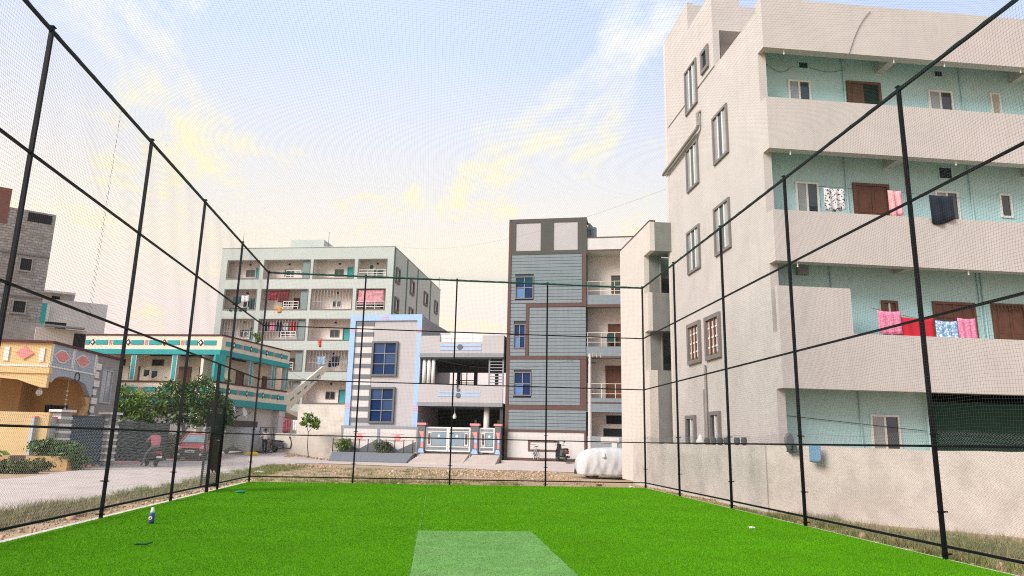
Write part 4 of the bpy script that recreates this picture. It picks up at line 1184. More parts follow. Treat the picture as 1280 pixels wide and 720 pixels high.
for r_, (z0, z1) in enumerate(rows):
    for c_, (c0, c1) in enumerate(cols):
        L = c1 - c0
        if c_ == 1: L -= 0.9
        # windows and doors on the back wall
        window(GB, ('f', 1.25), c0 + L * 0.42, c0 + L * 0.42 + 0.95, gz(z0 - 0.1 + 0.5), gz(z0 + 1.15), fw=0.06, fm=WHITE if r_ % 2 else TAUPE, gm=GLSD, nx=2, mw=0.1)
        if (r_ + c_) % 2 == 0:
            door(GB, ('f', 1.25), c0 + L * 0.74, c0 + L * 0.74 + 0.85, gz(z0 - 0.1), gz(z0 + 1.35), fm=WOOD if r_ % 3 else TURQ, pm=TURQ if r_ % 2 == 0 else WOOD, leaves_=1)
        B('ceiling_lamp', DARK, GB, (c0 + L * 0.52, c0 + L * 0.52 + .16, 1.1, 1.25, gz(z1 - 0.22), gz(z1 - 0.08)))
        if c_ == 1 or (c_ == 3):
            mb = MB(); ra = c0 + (L * 0.60 if c_ == 1 else 0.05); rb = c0 + L - 0.02
            for zz in (0.25, 0.5, 0.78): mb.bar((ra, 0.05, gz(z0 + zz)), (rb, 0.05, gz(z0 + zz)), 0.05, 0.05)
            for k in range(4): mb.bar((ra + (rb - ra) * k / 3, 0.05, gz(z0)), (ra + (rb - ra) * k / 3, 0.05, gz(z0 + .78)), 0.04, 0.04)
            mb.build('railing', WHITE, GB)
        if (r_, c_) in ((2, 0), (2, 1), (1, 2), (3, 2), (4, 1)):
            mb = MB(); n = int(L / 0.3)
            for k in range(n + 1): mb.bar((c0 + L * k / n, 0.08, gz(z0)), (c0 + L * k / n, 0.08, gz(z1)), 0.03, 0.03)
            mb.bar((c0, 0.08, gz(z0 + 0.8)), (c0 + L, 0.08, gz(z0 + 0.8)), 0.03, 0.03)
            mb.build('window_grille', STEEL, GB)
def gpt(u, d, z): return (-22.6 + u * math.cos(aG) - d * math.sin(aG), 74.14 + u * math.sin(aG) + d * math.cos(aG), z)
def gcloth(nm, u0, u1, z0, z1, m, label, d=0.1, **kw):
    c = cloth(nm, -(u1 - u0) / 2, (u1 - u0) / 2, 0, 0, z1 - z0, m, label, **kw); c.location = gpt((u0 + u1) / 2, d, z0); c.rotation_euler[2] = aG
    return c
gcloth('curtain', 14.75, 17.42, 14.55, 15.92, fabric('pink_awning', (0.62, 0.30, 0.32), (0.48, 0.2, 0.24), 3, 0.52), 'pink curtain across the right end balcony of the sage block', 0.12, folds=9, amp=0.05, rag=0.08)
gcloth('garment', 5.3, 6.3, 14.9, 15.6, fabric('maroon_cotton', (0.16, 0.02, 0.035), (0.30, 0.03, 0.06), 4), 'maroon garment on the second balcony row of the sage block, leftmost of its line', 0.15, folds=3)
gcloth('garment', 6.4, 7.5, 14.7, 15.7, fabric('dark_red_cotton', (0.13, 0.025, 0.03)), 'dark red garment on the second balcony row of the sage block', 0.15, folds=4)
gcloth('garment', 5.4, 7.6, 15.65, 15.9, fabric('red_brown_cotton', (0.20, 0.03, 0.03)), 'long red cloth strung along the balcony ceiling of the sage block', 0.2, folds=5)
gcloth('garment', 6.2, 7.0, 13.65, 14.2, F_ORG, 'orange cloth draped over the railing of the sage block', -0.02, folds=1, rag=0.1)
gcloth('garment', 1.6, 2.5, 14.6, 15.3, F_DKG, 'dark green garment drying on the upper left balcony of the sage block', 0.15, folds=2, rag=0.2)
gcloth('garment', 3.4, 4.0, 13.8, 15.1, F_DKG, 'long dark cloth at the right side of the upper left balcony', 0.1, folds=2, rag=0.2)
gcloth('garment', 1.2, 3.3, 13.75, 14.1, F_DKG, 'dark blanket laid along the ledge of the upper left balcony', -0.03, folds=4)
gcloth('garment', 2.5, 3.3, 14.8, 15.4, F_WHT, 'white garment drying between dark ones on the upper left balcony', 0.15, folds=2, rag=0.1)
gcloth('garment', 10.95, 11.4, 10.2, 10.95, fabric('bright_red_cotton', (0.50, 0.07, 0.04)), 'small bright red cloth hung below the third row ledge of the sage block', -0.03, folds=1)
for k in range(5): gcloth('garment', 5.0 + k * 0.7, 5.55 + k * 0.7, 11.75 + 0.1 * (k % 2), 12.7, [F_NAVY, F_PNK, F_NAVY, F_BW, F_RED][k], ['navy', 'pink', 'second navy', 'black and white', 'red'][k] + ' garment on the line behind the third row grille', 0.4, folds=2)
for k in range(2): gcloth('garment', 10.9 + k * 1.4, 11.8 + k * 1.4, 8.4, 9.3, [F_BLU, F_NAVY][k], ['blue floral', 'navy'][k] + ' cloth behind the fourth row grille of the sage block', 0.4, folds=2)
def ac(u, z):
    e_ = empty('air_conditioner', gpt(u, 1.35, z), aG, 'white air conditioner unit in the top right balcony' if z > 17 else 'white air conditioner on the third row balcony by the grille', 'air conditioner')
    B('case', WHITE, e_, (-0.4, 0.4, -0.15, 0.2, 0, 0.6)); mb = MB(); mb.lathe([(0.02, -0.17), (0.22, -0.165), (0.22, -0.15)], 12, (-0.1, 0, 0.3), axis='y'); mb.build('fan', GREYP, e_)
ac(15.7, 18.2); ac(2.9, 11.3)
fG = ('s', 0)
MS = Matrix.Translation((GW, 0, 0)) @ Matrix.Rotation(math.pi / 2, 4, 'Z')
for (z0, z1) in ((16.83, 18.43), (13.8, 15.4), (10.75, 12.35), (7.7, 9.3)):
    for (a0, a1) in ((0.9, 2.3), (6.4, 8.0), (12.5, 14.3), (17.9, 19.5)):
        window(GB, ('f', 0.0), a0, a1, gz(z0), gz(z1), fw=0.22, out_=0.14, fm=TAUPE, gm=[WHITE, GLSD], nx=2, mm=WHITE, M=MS)
mb = MB(MS)
for a in (0.25, 5.0, 9.4, 15.6): mb.tube([(a, -0.06, 0), (a, -0.06, gz(20.2))], 0.06, 6)
mb.build('drain_pipe', SHAFT, GB)
B('porch_roof', SAGE, GB, (GW, GW + 1.4, 14.5, 19.5, gz(11.3), gz(11.5))); B('side_opening', DARK, GB, (GW, GW + .02, 15.6, 17.4, gz(8.4), gz(11.2)))
mb = MB()
for (u, d) in ((2.0, 0.3), (7.5, 5), (11.2, 0.3), (18.1, 20.8), (11.2, 9)): mb.tube([(u, d, gz(20.3)), (u, d, gz(22.0))], 0.02, 4)
mb.build('roof_rod', IRON, GB)

# white boundary wall left of the blue frame house
BW = empty('boundary_wall', (-9.0, 52.4, hz(-9, 52.4)), math.radians(-12), 'stained white boundary wall behind the thin tree', 'wall')
B('high_section', mat('stained_white_plaster', (0.68, 0.60, 0.52), var=0.08, stain=0.5, stain_col=(0.24, 0.17, 0.12), scale=1.2, streak=False), BW, (-0.95, 3.0, 0.6, 0.8, -0.5, 3.5))
B('low_section', MATS['stained_white_plaster'], BW, (-2.2, 3.0, 0.0, 0.2, -0.5, 1.45))

# ------------------------------------------------------------------ cream house with turquoise bands
aT = math.radians(-12.5)
TH = empty('turquoise_band_house', (-15.2, 52.0, 0.3), aT, 'cream two storey house with turquoise bands and patterned parapets', 'house')
tz = lambda z: z - 0.3
MW = Matrix.Rotation(math.radians(84.0), 4, 'Z')
# in the right wing's frame: x runs along the wing, y to its left (into the house), so its street face is y = 0 facing -y
def pattern(a0, a1, z0, z1, M, step, f=0.0):
    n = max(1, int((a1 - a0) / step)); st = (a1 - a0) / n
    zc = (z0 + z1) / 2
    for k in range(n):
        c = a0 + st * (k + 0.5)
        mb = MB(M); w_ = st * 0.30
        Bs('turquoise_tile', TURQ, TH, (c - st * 0.42, c - st * 0.085, -0.04 + f, f, zc - 0.16, zc + 0.16), (c + st * 0.085, c + st * 0.42, -0.04 + f, f, zc - 0.16, zc + 0.16), M=M)
        mb = MB(M); mb.prism([(c - 0.2, zc), (c, zc + 0.24), (c + 0.2, zc), (c, zc - 0.24)], -0.035 + f, f); d_ = mb.build('diamond_tile', MAROON, TH)
        mb = MB(M); mb.prism([(c - 0.1, zc), (c, zc + 0.12), (c + 0.1, zc), (c, zc - 0.12)], -0.05 + f, -0.035 + f); mb.build('diamond_centre', WHITE, d_)
        mb = MB(M); mb.box(c + st * 0.46, c + st * 0.49, -0.03 + f, f, zc - 0.16, zc + 0.16); mb.box(c + st * 0.51, c + st * 0.54, -0.03 + f, f, zc - 0.16, zc + 0.16)
        if k < n - 1: mb.build('pink_tile', PINK, TH)
LW = -11.5
for (M, a0, a1) in ((None, LW, 0.0), (MW, 0.0, 9.3)):
    def bb(nm, m, *q):
        mb = MB(M)
        for k in q: mb.box(*k)
        return mb.build(nm, m, TH)
    e0 = 0.003 if M is not None else 0.0
    bb('parapet', CREAMY, (a0, a1, e0, 0.2, tz(7.34), tz(8.32)))
    bb('coping', MAROON, (a0, a1, -0.06 + e0, 0.26, tz(8.32), tz(8.42)))
    bb('band', TURQ, (a0, a1, -0.10 + e0, 0.3, tz(6.98), tz(7.335)))
    bb('roof_slab', CREAMY, (a0, a1, 0.3, 6.0, tz(7.0), tz(7.3)))
    bb('back_wall', CREAMY, (a0, a1, 1.3, 1.5, tz(0), tz(7.0)))
    bb('balcony_parapet', CREAMY, (a0, a1, e0, 0.2, tz(4.0), tz(5.02)))
    bb('balcony_coping', MAROON, (a0, a1, -0.06 + e0, 0.26, tz(5.02), tz(5.12)))
    bb('lower_band', TURQ, (a0, a1, -0.10 + e0, 0.3, tz(3.52), tz(3.995)))
    bb('balcony_slab', CREAMY, (a0, a1, 0.3, 1.3, tz(3.55), tz(3.8)))
    bb('ground_wall', OFFW, (a0, a1, 0.5, 0.7, tz(-0.2), tz(3.53)))
    pattern(a0 + 0.3, a1 - 0.2, tz(7.36), tz(8.3), M, 2.45 if M is None else 2.2, e0)
    pattern(a0 + 0.3, a1 - 0.2, tz(4.05), tz(5.0), M, 2.45 if M is None else 2.2, e0)
    for c in ((-6.5, -3.4, -9.6) if M is None else (3.9, 7.0, 9.1)):
        mb = MB(M); mb.box(c - 0.2, c + 0.2, 0.0, 0.35, tz(5.12), tz(6.98)); cc = mb.build('column', OFFW, TH)
        mb = MB(M); mb.box(c - 0.12, c + 0.12, -0.02, 0.0, tz(5.2), tz(6.95)); mb.build('column_panel', TURQ, cc)
MC = Matrix.Rotation(math.radians(42), 4, 'Z')
mb = MB(MC); mb.box(-0.35, 0.35, -0.12, 0.5, tz(5.12), tz(6.98)); mb.build('corner_column', TURQ, TH)
for (M, L_) in ((None, ((-5.9, -5.0, 6.3, 6.75), (-8.8, -8.0, 6.3, 6.75))), (MW, ((2.2, 2.8, 6.1, 6.6), (5.2, 5.9, 6.0, 6.5)))):
    for (a0, a1, z0, z1) in L_: window(TH, ('f', 1.3), a0, a1, tz(z0), tz(z1), fw=0.05, fm=WOOD, gm=DARK, nx=1, M=M, name='vent')
for a0, a1 in ((-3.9, -2.8), (-2.2, -1.2), (-7.6, -6.8)): door(TH, ('f', 1.3), a0, a1, tz(3.8), tz(6.25), M=None, pm=WOOD)
door(TH, ('f', 1.3), 4.0, 5.0, tz(3.8), tz(6.2), M=MW); door(TH, ('f', 1.3), 7.6, 8.5, tz(3.8), tz(6.2), M=MW)
mb = MB(MW); mb.box(2.6, 6.2, 0.46, 0.5, tz(0.3), tz(2.55)); mb.build('shutter', mat('brown_shutter', (0.09, 0.055, 0.045), var=0.15), TH)
mb = MB(MW); mb.box(8.4, 9.3, 0.0, 0.5, tz(-0.2), tz(3.5)); mb.build('end_pier', OFFW, TH)
# outside stair at the end of the wing
mb = MB(MW)
mb.prism([(9.3, tz(3.55)), (9.3, tz(4.6)), (15.2, tz(7.75)), (15.9, tz(7.75)), (15.9, tz(7.4)), (9.9, tz(3.55))], 0.0, 0.16)
mb.prism([(9.3, tz(8.4)), (10.5, tz(7.6)), (10.5, tz(5.5)), (9.3, tz(5.0))], 1.1, 1.25)
mb.prism([(9.31, tz(3.6)), (9.31, tz(3.4)), (12.0, tz(2.9)), (12.6, tz(3.3)), (10.0, tz(3.6))], -0.2, 1.2)
mb.build('outside_stair', CREAMY, TH)
mb = MB(MW)
for k in range(5): mb.prism([(10.0 + k * 1.05, tz(4.35 + k * .56)), (10.5 + k * 1.05, tz(4.62 + k * .56)), (10.5 + k * 1.05, tz(4.76 + k * .56)), (10.0 + k * 1.05, tz(4.49 + k * .56))], -0.03, 0.0)
mb.build('stair_mark', TURQ, TH)
mb = MB(MW)
for k in range(18): mb.box(9.3 + k * 0.33, 9.66 + k * 0.33, 0.16, 1.1, tz(3.4 + k * 0.19), tz(3.62 + k * 0.19))
mb.build('steps', CREAMY, TH)
mb = MB(MW); mb.box(9.3, 14.5, 2.0, 2.2, tz(-0.2), tz(3.4)); mb.box(9.3, 14.0, 1.9, 2.0, tz(2.6), tz(3.0)); mb.build('rear_annexe', OFFW, TH)
mb = MB(MW); mb.box(9.4, 10.2, 1.95, 2.0, tz(.4), tz(2.4)); mb.box(11, 11.6, 1.95, 2, tz(.4), tz(2.4)); mb.build('annexe_door', BROWNB, TH)
def tpt(a, d, z): v = MW @ Vector((a, d, 0)); c, s = math.cos(aT), math.sin(aT); return (-15.2 + v.x * c - v.y * s, 52 + v.x * s + v.y * c, z)
for k, (a, z) in enumerate(((1.6, 3.35), (3.2, 3.1))):
    dd = empty('satellite_dish', tpt(a, -0.25, z), aT + math.radians(84), ['larger white satellite dish below the turquoise band', 'smaller white satellite dish beside the larger one'][k], 'satellite dish', 'satellite dishes on the cream house')
    s = 1.0 if k == 0 else 0.85
    mb = MB(Matrix.Rotation(0.5, 4, 'Y') @ Matrix.Rotation(-0.35, 4, 'X')); mb.lathe([(0.02, 0.10), (0.25 * s, 0.06), (0.45 * s, -0.02), (0.47 * s, -0.04), (0.44 * s, -0.0), (0.25 * s, 0.075), (0.02, 0.12)], 18, axis='y'); mb.build('reflector', WHITE, dd, smooth=True)
    mb = MB(); mb.tube([(0, 0.1, 0), (0, 0.3, -0.15), (0, 0.72, -0.3)], 0.03, 6); mb.build('bracket', IRON, dd)
    mb = MB(); mb.tube([(0, 0, -0.4 * s), (0.05, -0.4, 0.0)], 0.015, 5); mb.lathe([(0.03, -0.05), (0.04, 0.05)], 8, (0.05, -0.42, 0.02)); mb.build('feed_arm', IRON, dd)
mb = MB(); mb.box(-0.45, 0.45, -0.3, 0.3, 0, 0.35); mb.lathe([(0.28, .35), (0.3, .45)], 10, (0, 0, 0))
for k in range(1):
    cl_ = [(-0.6, 'black'), (0.1, 'second black')]
for k, a in enumerate((-5.6, -5.0)):
    c = cloth('garment', -0.2, 0.2, 0, 0, 0.38, F_NAVY, ['left', 'right'][k] + ' one of two small dark garments on the cream house balcony', 1, 0.02, rag=0.1)
    c.location = (-15.2 + a * math.cos(aT) - 0.3 * math.sin(aT), 52 + a * math.sin(aT) + 0.3 * math.cos(aT), 5.55 - .08 * k); c.rotation_euler[2] = aT

# ------------------------------------------------------------------ ochre house on the left
YH = empty('ochre_house', (-16.77, 33.0, -0.07), 0, 'ochre yellow single storey house with arched porch and diamond parapet', 'house')
yz = lambda z: z + 0.07
B('front_parapet', YELLOW, YH, (-8, 0.0, 0.0, 0.2, yz(4.25), yz(5.22)))
B('front_fascia', YELLOW, YH, (-8, 0.06, -0.06, 0.2, yz(3.9), yz(4.18)))
B('moulding', WHITE, YH, (-8, 0.02, -0.08, 0.0, yz(4.18), yz(4.25)), (0.0, 0.06, -0.08, 4.2, yz(4.19), yz(4.26)))
B('coping', MAROON, YH, (-8, 0.1, -0.12, 0.3, yz(5.22), yz(5.32)), (-0.15, 0.1, 0.3, 7.0, yz(5.22), yz(5.32)))
B('side_parapet', BLUEG, YH, (-0.2, 0.0, 0.2, 4.2, yz(4.26), yz(5.22)))
# arched fascia on the side: polygon with scalloped lower edge
sc_ = [(0.205, 4.19), (0.205, 3.56), (0.35, 3.55), (0.6, 3.75), (0.9, 3.85), (1.5, 3.9), (2.8, 3.82), (3.4, 3.7), (3.7, 3.45), (4.0, 3.2), (4.2, 3.1), (4.2, 4.19)]
mb = MB(); mb.prism([(a, yz(b)) for a, b in sc_], -0.2, 0.02, plane='yz'); mb.build('arched_fascia', BLUEG, YH)
mb = MB(); mb.prism([(a, yz(b)) for a, b in ((-2.6, 3.9), (-2.4, 3.7), (-1.2, 3.62), (-0.7, 3.45), (-0.2, 3.3), (0.0, 3.3), (0.0, 3.9))], 0.0, 0.2); mb.build('arched_front', YELLOW, YH)
B('porch_roof', ORANGE, YH, (-8, -0.01, 0.2, 7.0, yz(3.9), yz(4.1)))
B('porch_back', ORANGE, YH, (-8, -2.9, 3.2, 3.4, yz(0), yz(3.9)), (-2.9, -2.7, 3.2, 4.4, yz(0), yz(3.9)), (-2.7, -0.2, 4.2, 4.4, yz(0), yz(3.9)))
B('porch_column', YELLOW, YH, (-2.45, -2.05, 0.02, 0.35, yz(0), yz(3.9)))
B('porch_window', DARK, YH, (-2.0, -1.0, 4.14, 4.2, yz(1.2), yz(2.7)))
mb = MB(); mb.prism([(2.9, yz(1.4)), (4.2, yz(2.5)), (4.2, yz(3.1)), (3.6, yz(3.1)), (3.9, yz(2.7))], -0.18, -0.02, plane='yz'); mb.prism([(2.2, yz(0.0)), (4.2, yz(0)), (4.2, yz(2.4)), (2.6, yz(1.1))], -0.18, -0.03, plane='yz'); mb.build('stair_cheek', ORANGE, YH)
# quoined grey wing behind
B('rear_wing', GCEM, YH, (-3.0, 0.0, 4.41, 7.2, yz(-0.1), yz(5.21)))
for k in range(11): B('quoin', WHITE, YH, (0.0, 0.05, 4.25 if k % 2 else 4.22, 4.62 if k % 2 else 4.8, yz(0.3 + k * 0.42), yz(0.3 + k * 0.42 + 0.3)))
MY = Matrix.Rotation(math.pi / 2, 4, 'Z')
window(YH, ('f', 0.0), 5.0, 6.2, yz(2.9), yz(4.6), fw=0.07, fm=BLUEG, gm=GLS, nx=2, nz=2, M=MY)
# parapet diamonds
mb = MB(); mb.prism([(-1.44, yz(4.76)), (-1.07, yz(5.05)), (-0.69, yz(4.76)), (-1.07, yz(4.47))], -0.05, 0.0); mb.build('diamond_tile', PINK, YH)
mb = MB(); mb.prism([(-4.2, yz(4.76)), (-3.8, yz(5.05)), (-3.4, yz(4.76)), (-3.8, yz(4.47))], -0.05, 0.0); mb.build('diamond_tile', PINK, YH)
for (c0, c1) in ((0.25, 1.65), (2.15, 3.55)):
    cm = (c0 + c1) / 2; poly = []
    for k in range(16):
        t = k / 16 * 2 * math.pi; rr_ = 1.0 + 0.12 * math.cos(4 * t)
        poly.append((cm + (c1 - c0) / 2 * math.cos(t) * rr_ * 0.95, yz(4.74) + 0.30 * math.sin(t) * (1 - 0.45 * abs(math.cos(t)) ** 3)))
    mb = MB(); mb.prism(poly, 0.0, 0.03, plane='yz'); d_ = mb.build('flower_tile', WHITE, YH)
    mb = MB(); mb.prism([(cm + (a - cm) * 0.85, yz(4.74) + (b - yz(4.74)) * 0.8) for a, b in poly], 0.03, 0.05, plane='yz'); mb.build('flower_centre', PINK, d_)
Bs('parapet_pilaster', WHITE, YH, (0.0, 0.04, 1.83, 1.95, yz(4.3), yz(5.2)), (0.0, 0.04, 2.0, 2.06, yz(4.3), yz(5.2)), (0.0, 0.04, 4.05, 4.2, yz(4.3), yz(5.2)), (0.0, 0.04, 0.03, 0.13, yz(4.3), yz(5.2)),
  (-1.9, -1.7, -0.04, 0, yz(4.4), yz(5.0)), (-0.45, -0.25, -0.04, 0, yz(4.4), yz(5.0)))
mb = MB(); mb.lathe([(0.05, 3.3), (0.12, 3.2), (0.13, 3.08), (0.05, 2.98)], 10, (-0.7, 0.9, yz(0))); mb.tube([(-0.7, 0.9, yz(3.3)), (-0.7, 0.9, yz(3.9))], 0.01, 4); mb.build('globe_lamp', WHITE, YH)
mb = MB()
for k in range(5): mb.lathe([(0.02, -.04), (0.06, 0), (0.02, .04)], 8, (-0.25, 2.4, yz(3.3 - 0.2 * k)))
mb.tube([(-0.25, 2.4, yz(3.85)), (-0.25, 2.4, yz(2.5))], 0.008, 4); mb.build('hanging_ornament', WHITE, YH)
mb = MB(); mb.tube([(0.05, 2.5 + 0.22 * math.cos(t), yz(3.95) + 0.22 * math.sin(t)) for t in np.linspace(0, 2 * math.pi, 17)], 0.02, 5); mb.build('ring_ornament', IRON, YH)
# front wall, pillars and gate of the ochre house
YW = empty('garden_wall', (-16.1, 31.4, -0.07), 0, 'ochre yellow garden wall along the road in front of the arched house', 'wall')
B('wall_section', YELLOW, YW, (-9.0, 0.0, 0.9, 1.1, -0.1, 2.3))
B('wall_base', ORANGE, YW, (-9.0, 0.03, 0.86, 0.9, -0.1, 0.55))
GPo = empty('stone_gate', (-16.25, 33.2, -0.07), math.radians(68), 'dark blue metal gate between banded white and grey stone pillars', 'gate')
for k, x0 in enumerate((0.0, 2.6)):
    p_ = B('pillar', GCEM, GPo, (x0, x0 + 0.55, -0.25, 0.25, -0.05, 2.35))
    for j in range(7): B('pillar_band', WHITE, p_, (x0 - 0.03, x0 + 0.58, -0.28, 0.28, 0.25 + j * 0.30, 0.36 + j * 0.30))
    B('pillar_cap', WHITE, p_, (x0 - 0.1, x0 + 0.65, -0.35, 0.35, 2.36, 2.46))
B('gate_leaf', GATEB, GPo, (0.56, 2.59, -0.03, 0.03, 0.1, 2.25))
B('side_panel', BLUEG, GPo, (-1.1, -0.01, -0.08, 0.08, -0.05, 2.05)); B('side_panel_cap', PINK, GPo, (-1.1, -0.01, -0.1, 0.1, 2.06, 2.14))
BF = empty('dark_fence', (-17.4, 36.3, -0.07), math.radians(74), 'long dark blue-green sheet fence under the trees beside the road', 'fence')
for k in range(6): B('sheet_panel', mat('dark_blue_green_sheet', (0.03, 0.05, 0.055), var=0.25), BF, (0.3 + k * 1.25, 1.52 + k * 1.25, -0.03, 0.03, 0.0, 2.1 + 0.04 * (k % 2)))
for k in range(7): B('fence_post', IRON, BF, (0.24 + k * 1.25, 0.31 + k * 1.25, -0.05, 0.05, 0.0, 2.2))
PL = empty('planter_box', (-15.95, 31.3, -0.07), 0, 'long orange brick planter box at the foot of the ochre wall', 'planter')
B('box', ORANGE, PL, (-0.3, 1.3, 0.0, 0.6, -0.05, 0.55)); B('end_face', mat('dark_brick', (0.08, 0.05, 0.045), var=0.3), PL, (-0.302, -0.9, 0.0, 0.6, -0.05, 0.55)); B('soil', MATS['planter_soil'], PL, (-0.2, 1.2, 0.1, 0.5, 0.55, 0.57))
# red and white striped entrance ramp
RP = empty('striped_ramp', (-15.6, 35.6, -0.07), math.radians(70), 'red and pale striped tile ramp leading to the dark blue gate', 'ramp')
for k in range(10): B('tile_strip', PINK if k % 3 == 0 else PAVE, RP, (0.0 + k * 0.30, 0.285 + k * 0.30, 0.0, 1.3, -0.05, 0.16))

# ------------------------------------------------------------------ grey towers at the far left
GT = empty('grey_tower', (-31.75, 60.0, 0), math.radians(31), 'tall unfinished grey cement building at the left edge', 'building')
B('wall', CEMB, GT, (-9.0, 0.0, 0.0, 9.0, -0.1, 18.9))
B('roof_cutout', DARK, GT, (-1.9, -0.25, -0.02, 0.0, 18.0, 18.75)); B('brick_storey', REDBR, GT, (-9.0, -3.2, -0.02, 3.0, 17.5, 20.4))
mb = MB()
for z in (8.5, 11.8, 15.2): mb.box(-9.0, 0.01, -0.06, 0.0, z, z + 0.12)
mb.build('floor_line', mat('cement_line', (0.17, 0.165, 0.16), var=0.1), GT)
for (a0, a1, z0, z1) in ((-1.95, -1.05, 13.9, 15.0), (-1.95, -1.0, 10.5, 11.55), (-5.2, -4.2, 13.9, 15.0), (-5.2, -4.2, 16.0, 17.1)): window(GT, ('f', 0.0), a0, a1, z0, z1, fw=0.08, fm=GCEM, gm=DARK, nx=1, sill=0.1)
mb = MB(); mb.tube([(-4.8, 0.5, 18.9), (-4.8, 0.5, 22.3)], 0.03, 5); mb.tube([(-5.6, 0.5, 19.8), (-4.0, 0.5, 19.8)], 0.02, 4); mb.build('rebar', IRON, GT)
WB = empty('white_block', (-38.9, 75.0, 0), math.radians(27), 'white flat roofed house behind the grey cement building', 'house')
B('wall', OFFW, WB, (0.0, 5.0, 0.0, 6.0, -0.1, 14.5)); B('wing', OFFW, WB, (-1.0, 1.6, 0.5, 6.0, -0.1, 15.1)); B('roof_slab', OFFW, WB, (-1.4, 2.0, -0.4, 6.0, 15.1, 15.3))
B('shade_strip', TURQ, WB, (-1.3, -0.25, -0.2, -0.1, 11.3, 14.0)); B('terrace_opening', DARK, WB, (-0.2, 1.6, -0.01, 0.0, 11.3, 12.2)); B('upper_opening', DARK, WB, (0.0, 0.7, 0.47, 0.5, 13.9, 14.9))
LB = empty('low_cement_house', (-27.0, 46.5, 0), math.radians(30), 'low cement house with pale stair wall behind the ochre house', 'house')
B('wall', OFFW, LB, (-7.0, -1.9, 0.0, 6.0, -0.1, 8.5)); B('terrace_wall', GCEM, LB, (-1.9, 3.0, 0.5, 5.0, -0.1, 8.2)); B('stair_side', CREAM2, LB, (2.0, 4.8, 0.0, 4.0, -0.1, 7.9)); B('awning', MGREY, LB, (2.4, 4.6, -0.6, 0.0, 7.95, 8.05)); B('opening', DARK, LB, (4.1, 4.75, -0.02, 0.0, 6.3, 7.7))
DT = empty('satellite_dish', (-29.5, 45.6, 8.3), 0.4, 'satellite dish on the low cement house roof at far left', 'satellite dish')
mb = MB(Matrix.Rotation(0.6, 4, 'X')); mb.lathe([(0.02, 0.12), (0.5, 0.05), (0.75, -0.05), (0.5, 0.08), (0.02, 0.15)], 16, axis='y'); mb.build('reflector', MGREY, DT, smooth=True); B('mast', IRON, DT, (-0.03, 0.03, 0.1, 0.16, -0.9, 0.0))

# ------------------------------------------------------------------ trees and shrubs
LEAF = [mat('leaf_mid', (0.05, 0.1, 0.02), var=0.2, scale=1.0, rough=0.6, spec=0.2, island=[(0.045, 0.095, 0.018), (0.095, 0.175, 0.03), (0.17, 0.27, 0.04), (0.26, 0.36, 0.07)]),
        mat('leaf_dark', (0.05, 0.1, 0.02), var=0.2, scale=1.0, rough=0.6, spec=0.2, island=[(0.03, 0.07, 0.02), (0.065, 0.135, 0.032), (0.13, 0.215, 0.045)]),
        mat('leaf_olive', (0.05, 0.1, 0.02), var=0.2, scale=1.0, rough=0.7, spec=0.2, island=[(0.06, 0.075, 0.025), (0.10, 0.12, 0.04), (0.16, 0.17, 0.06)])]
BARK = mat('bark', (0.10, 0.075, 0.055), var=0.3, scale=8, bump=0.6)

def crown_pts(lobes, n, rng):
    out_ = []
    vol = np.array([a * b * c for (_, _, _, a, b, c) in lobes]); vol = vol / vol.sum()
    for (x, y, z, a, b, c), f in zip(lobes, vol):
        k = int(n * f) + 1
        nc = max(6, k // 28)
        d = rng.normal(size=(nc, 3)); d /= np.linalg.norm(d, axis=1)[:, None]; r = rng.uniform(0.35, 1.05, nc) ** 0.6
        cen = d * r[:, None] * np.array([a, b, c]) + np.array([x, y, z])
        idx = rng.integers(0, nc, k)
        sp = 0.13 * min(a, b, c) + 0.045
        out_.append(cen[idx] + rng.normal(0, sp, (k, 3)) * np.array([1.25, 1.25, 0.75]))
    return np.concatenate(out_)

def tree(name, loc, lobes, n, leaf, trunk_h, label, lm=0, r0=0.1, cat='tree', group=None, seed=1):
    rng = np.random.default_rng(seed)
    t = empty(name, loc, 0, label, cat, group)
    mb = MB()
    base = Vector((0, 0, -0.1))
    top = Vector((rng.normal(0, 0.08), rng.normal(0, 0.08), trunk_h))
    mid = (base + top) / 2 + Vector((rng.normal(0, 0.05), rng.normal(0, 0.05), 0))
    mb.tube([base, mid, top], [r0, r0 * 0.8, r0 * 0.65], 7)
    for (x, y, z, a, b, c) in lobes:
        e_ = Vector((x, y, z + c * 0.3)); m_ = (top + e_) / 2 + Vector((rng.normal(0, .1), rng.normal(0, .1), 0.05))
        mb.tube([top - Vector((0, 0, 0.1)), m_, e_], [r0 * 0.55, r0 * 0.35, r0 * 0.12], 5)
        for q in range(3):
            s_ = e_ + Vector((rng.normal(0, a * .5), rng.normal(0, b * .5), rng.normal(0, c * .5)))
            mb.tube([m_, (m_ + s_) / 2 + Vector((0, 0, .05)), s_], [r0 * 0.25, r0 * .18, r0 * 0.06], 4)
    mb.build('trunk', BARK, t)
    P = crown_pts(lobes, n, rng)
    P = P[P[:, 2] > 0.02]
    tag(link('crown', mesh_np('crown', *leaves(P, leaf, rng), LEAF[lm]), t), kind=None)
    return t

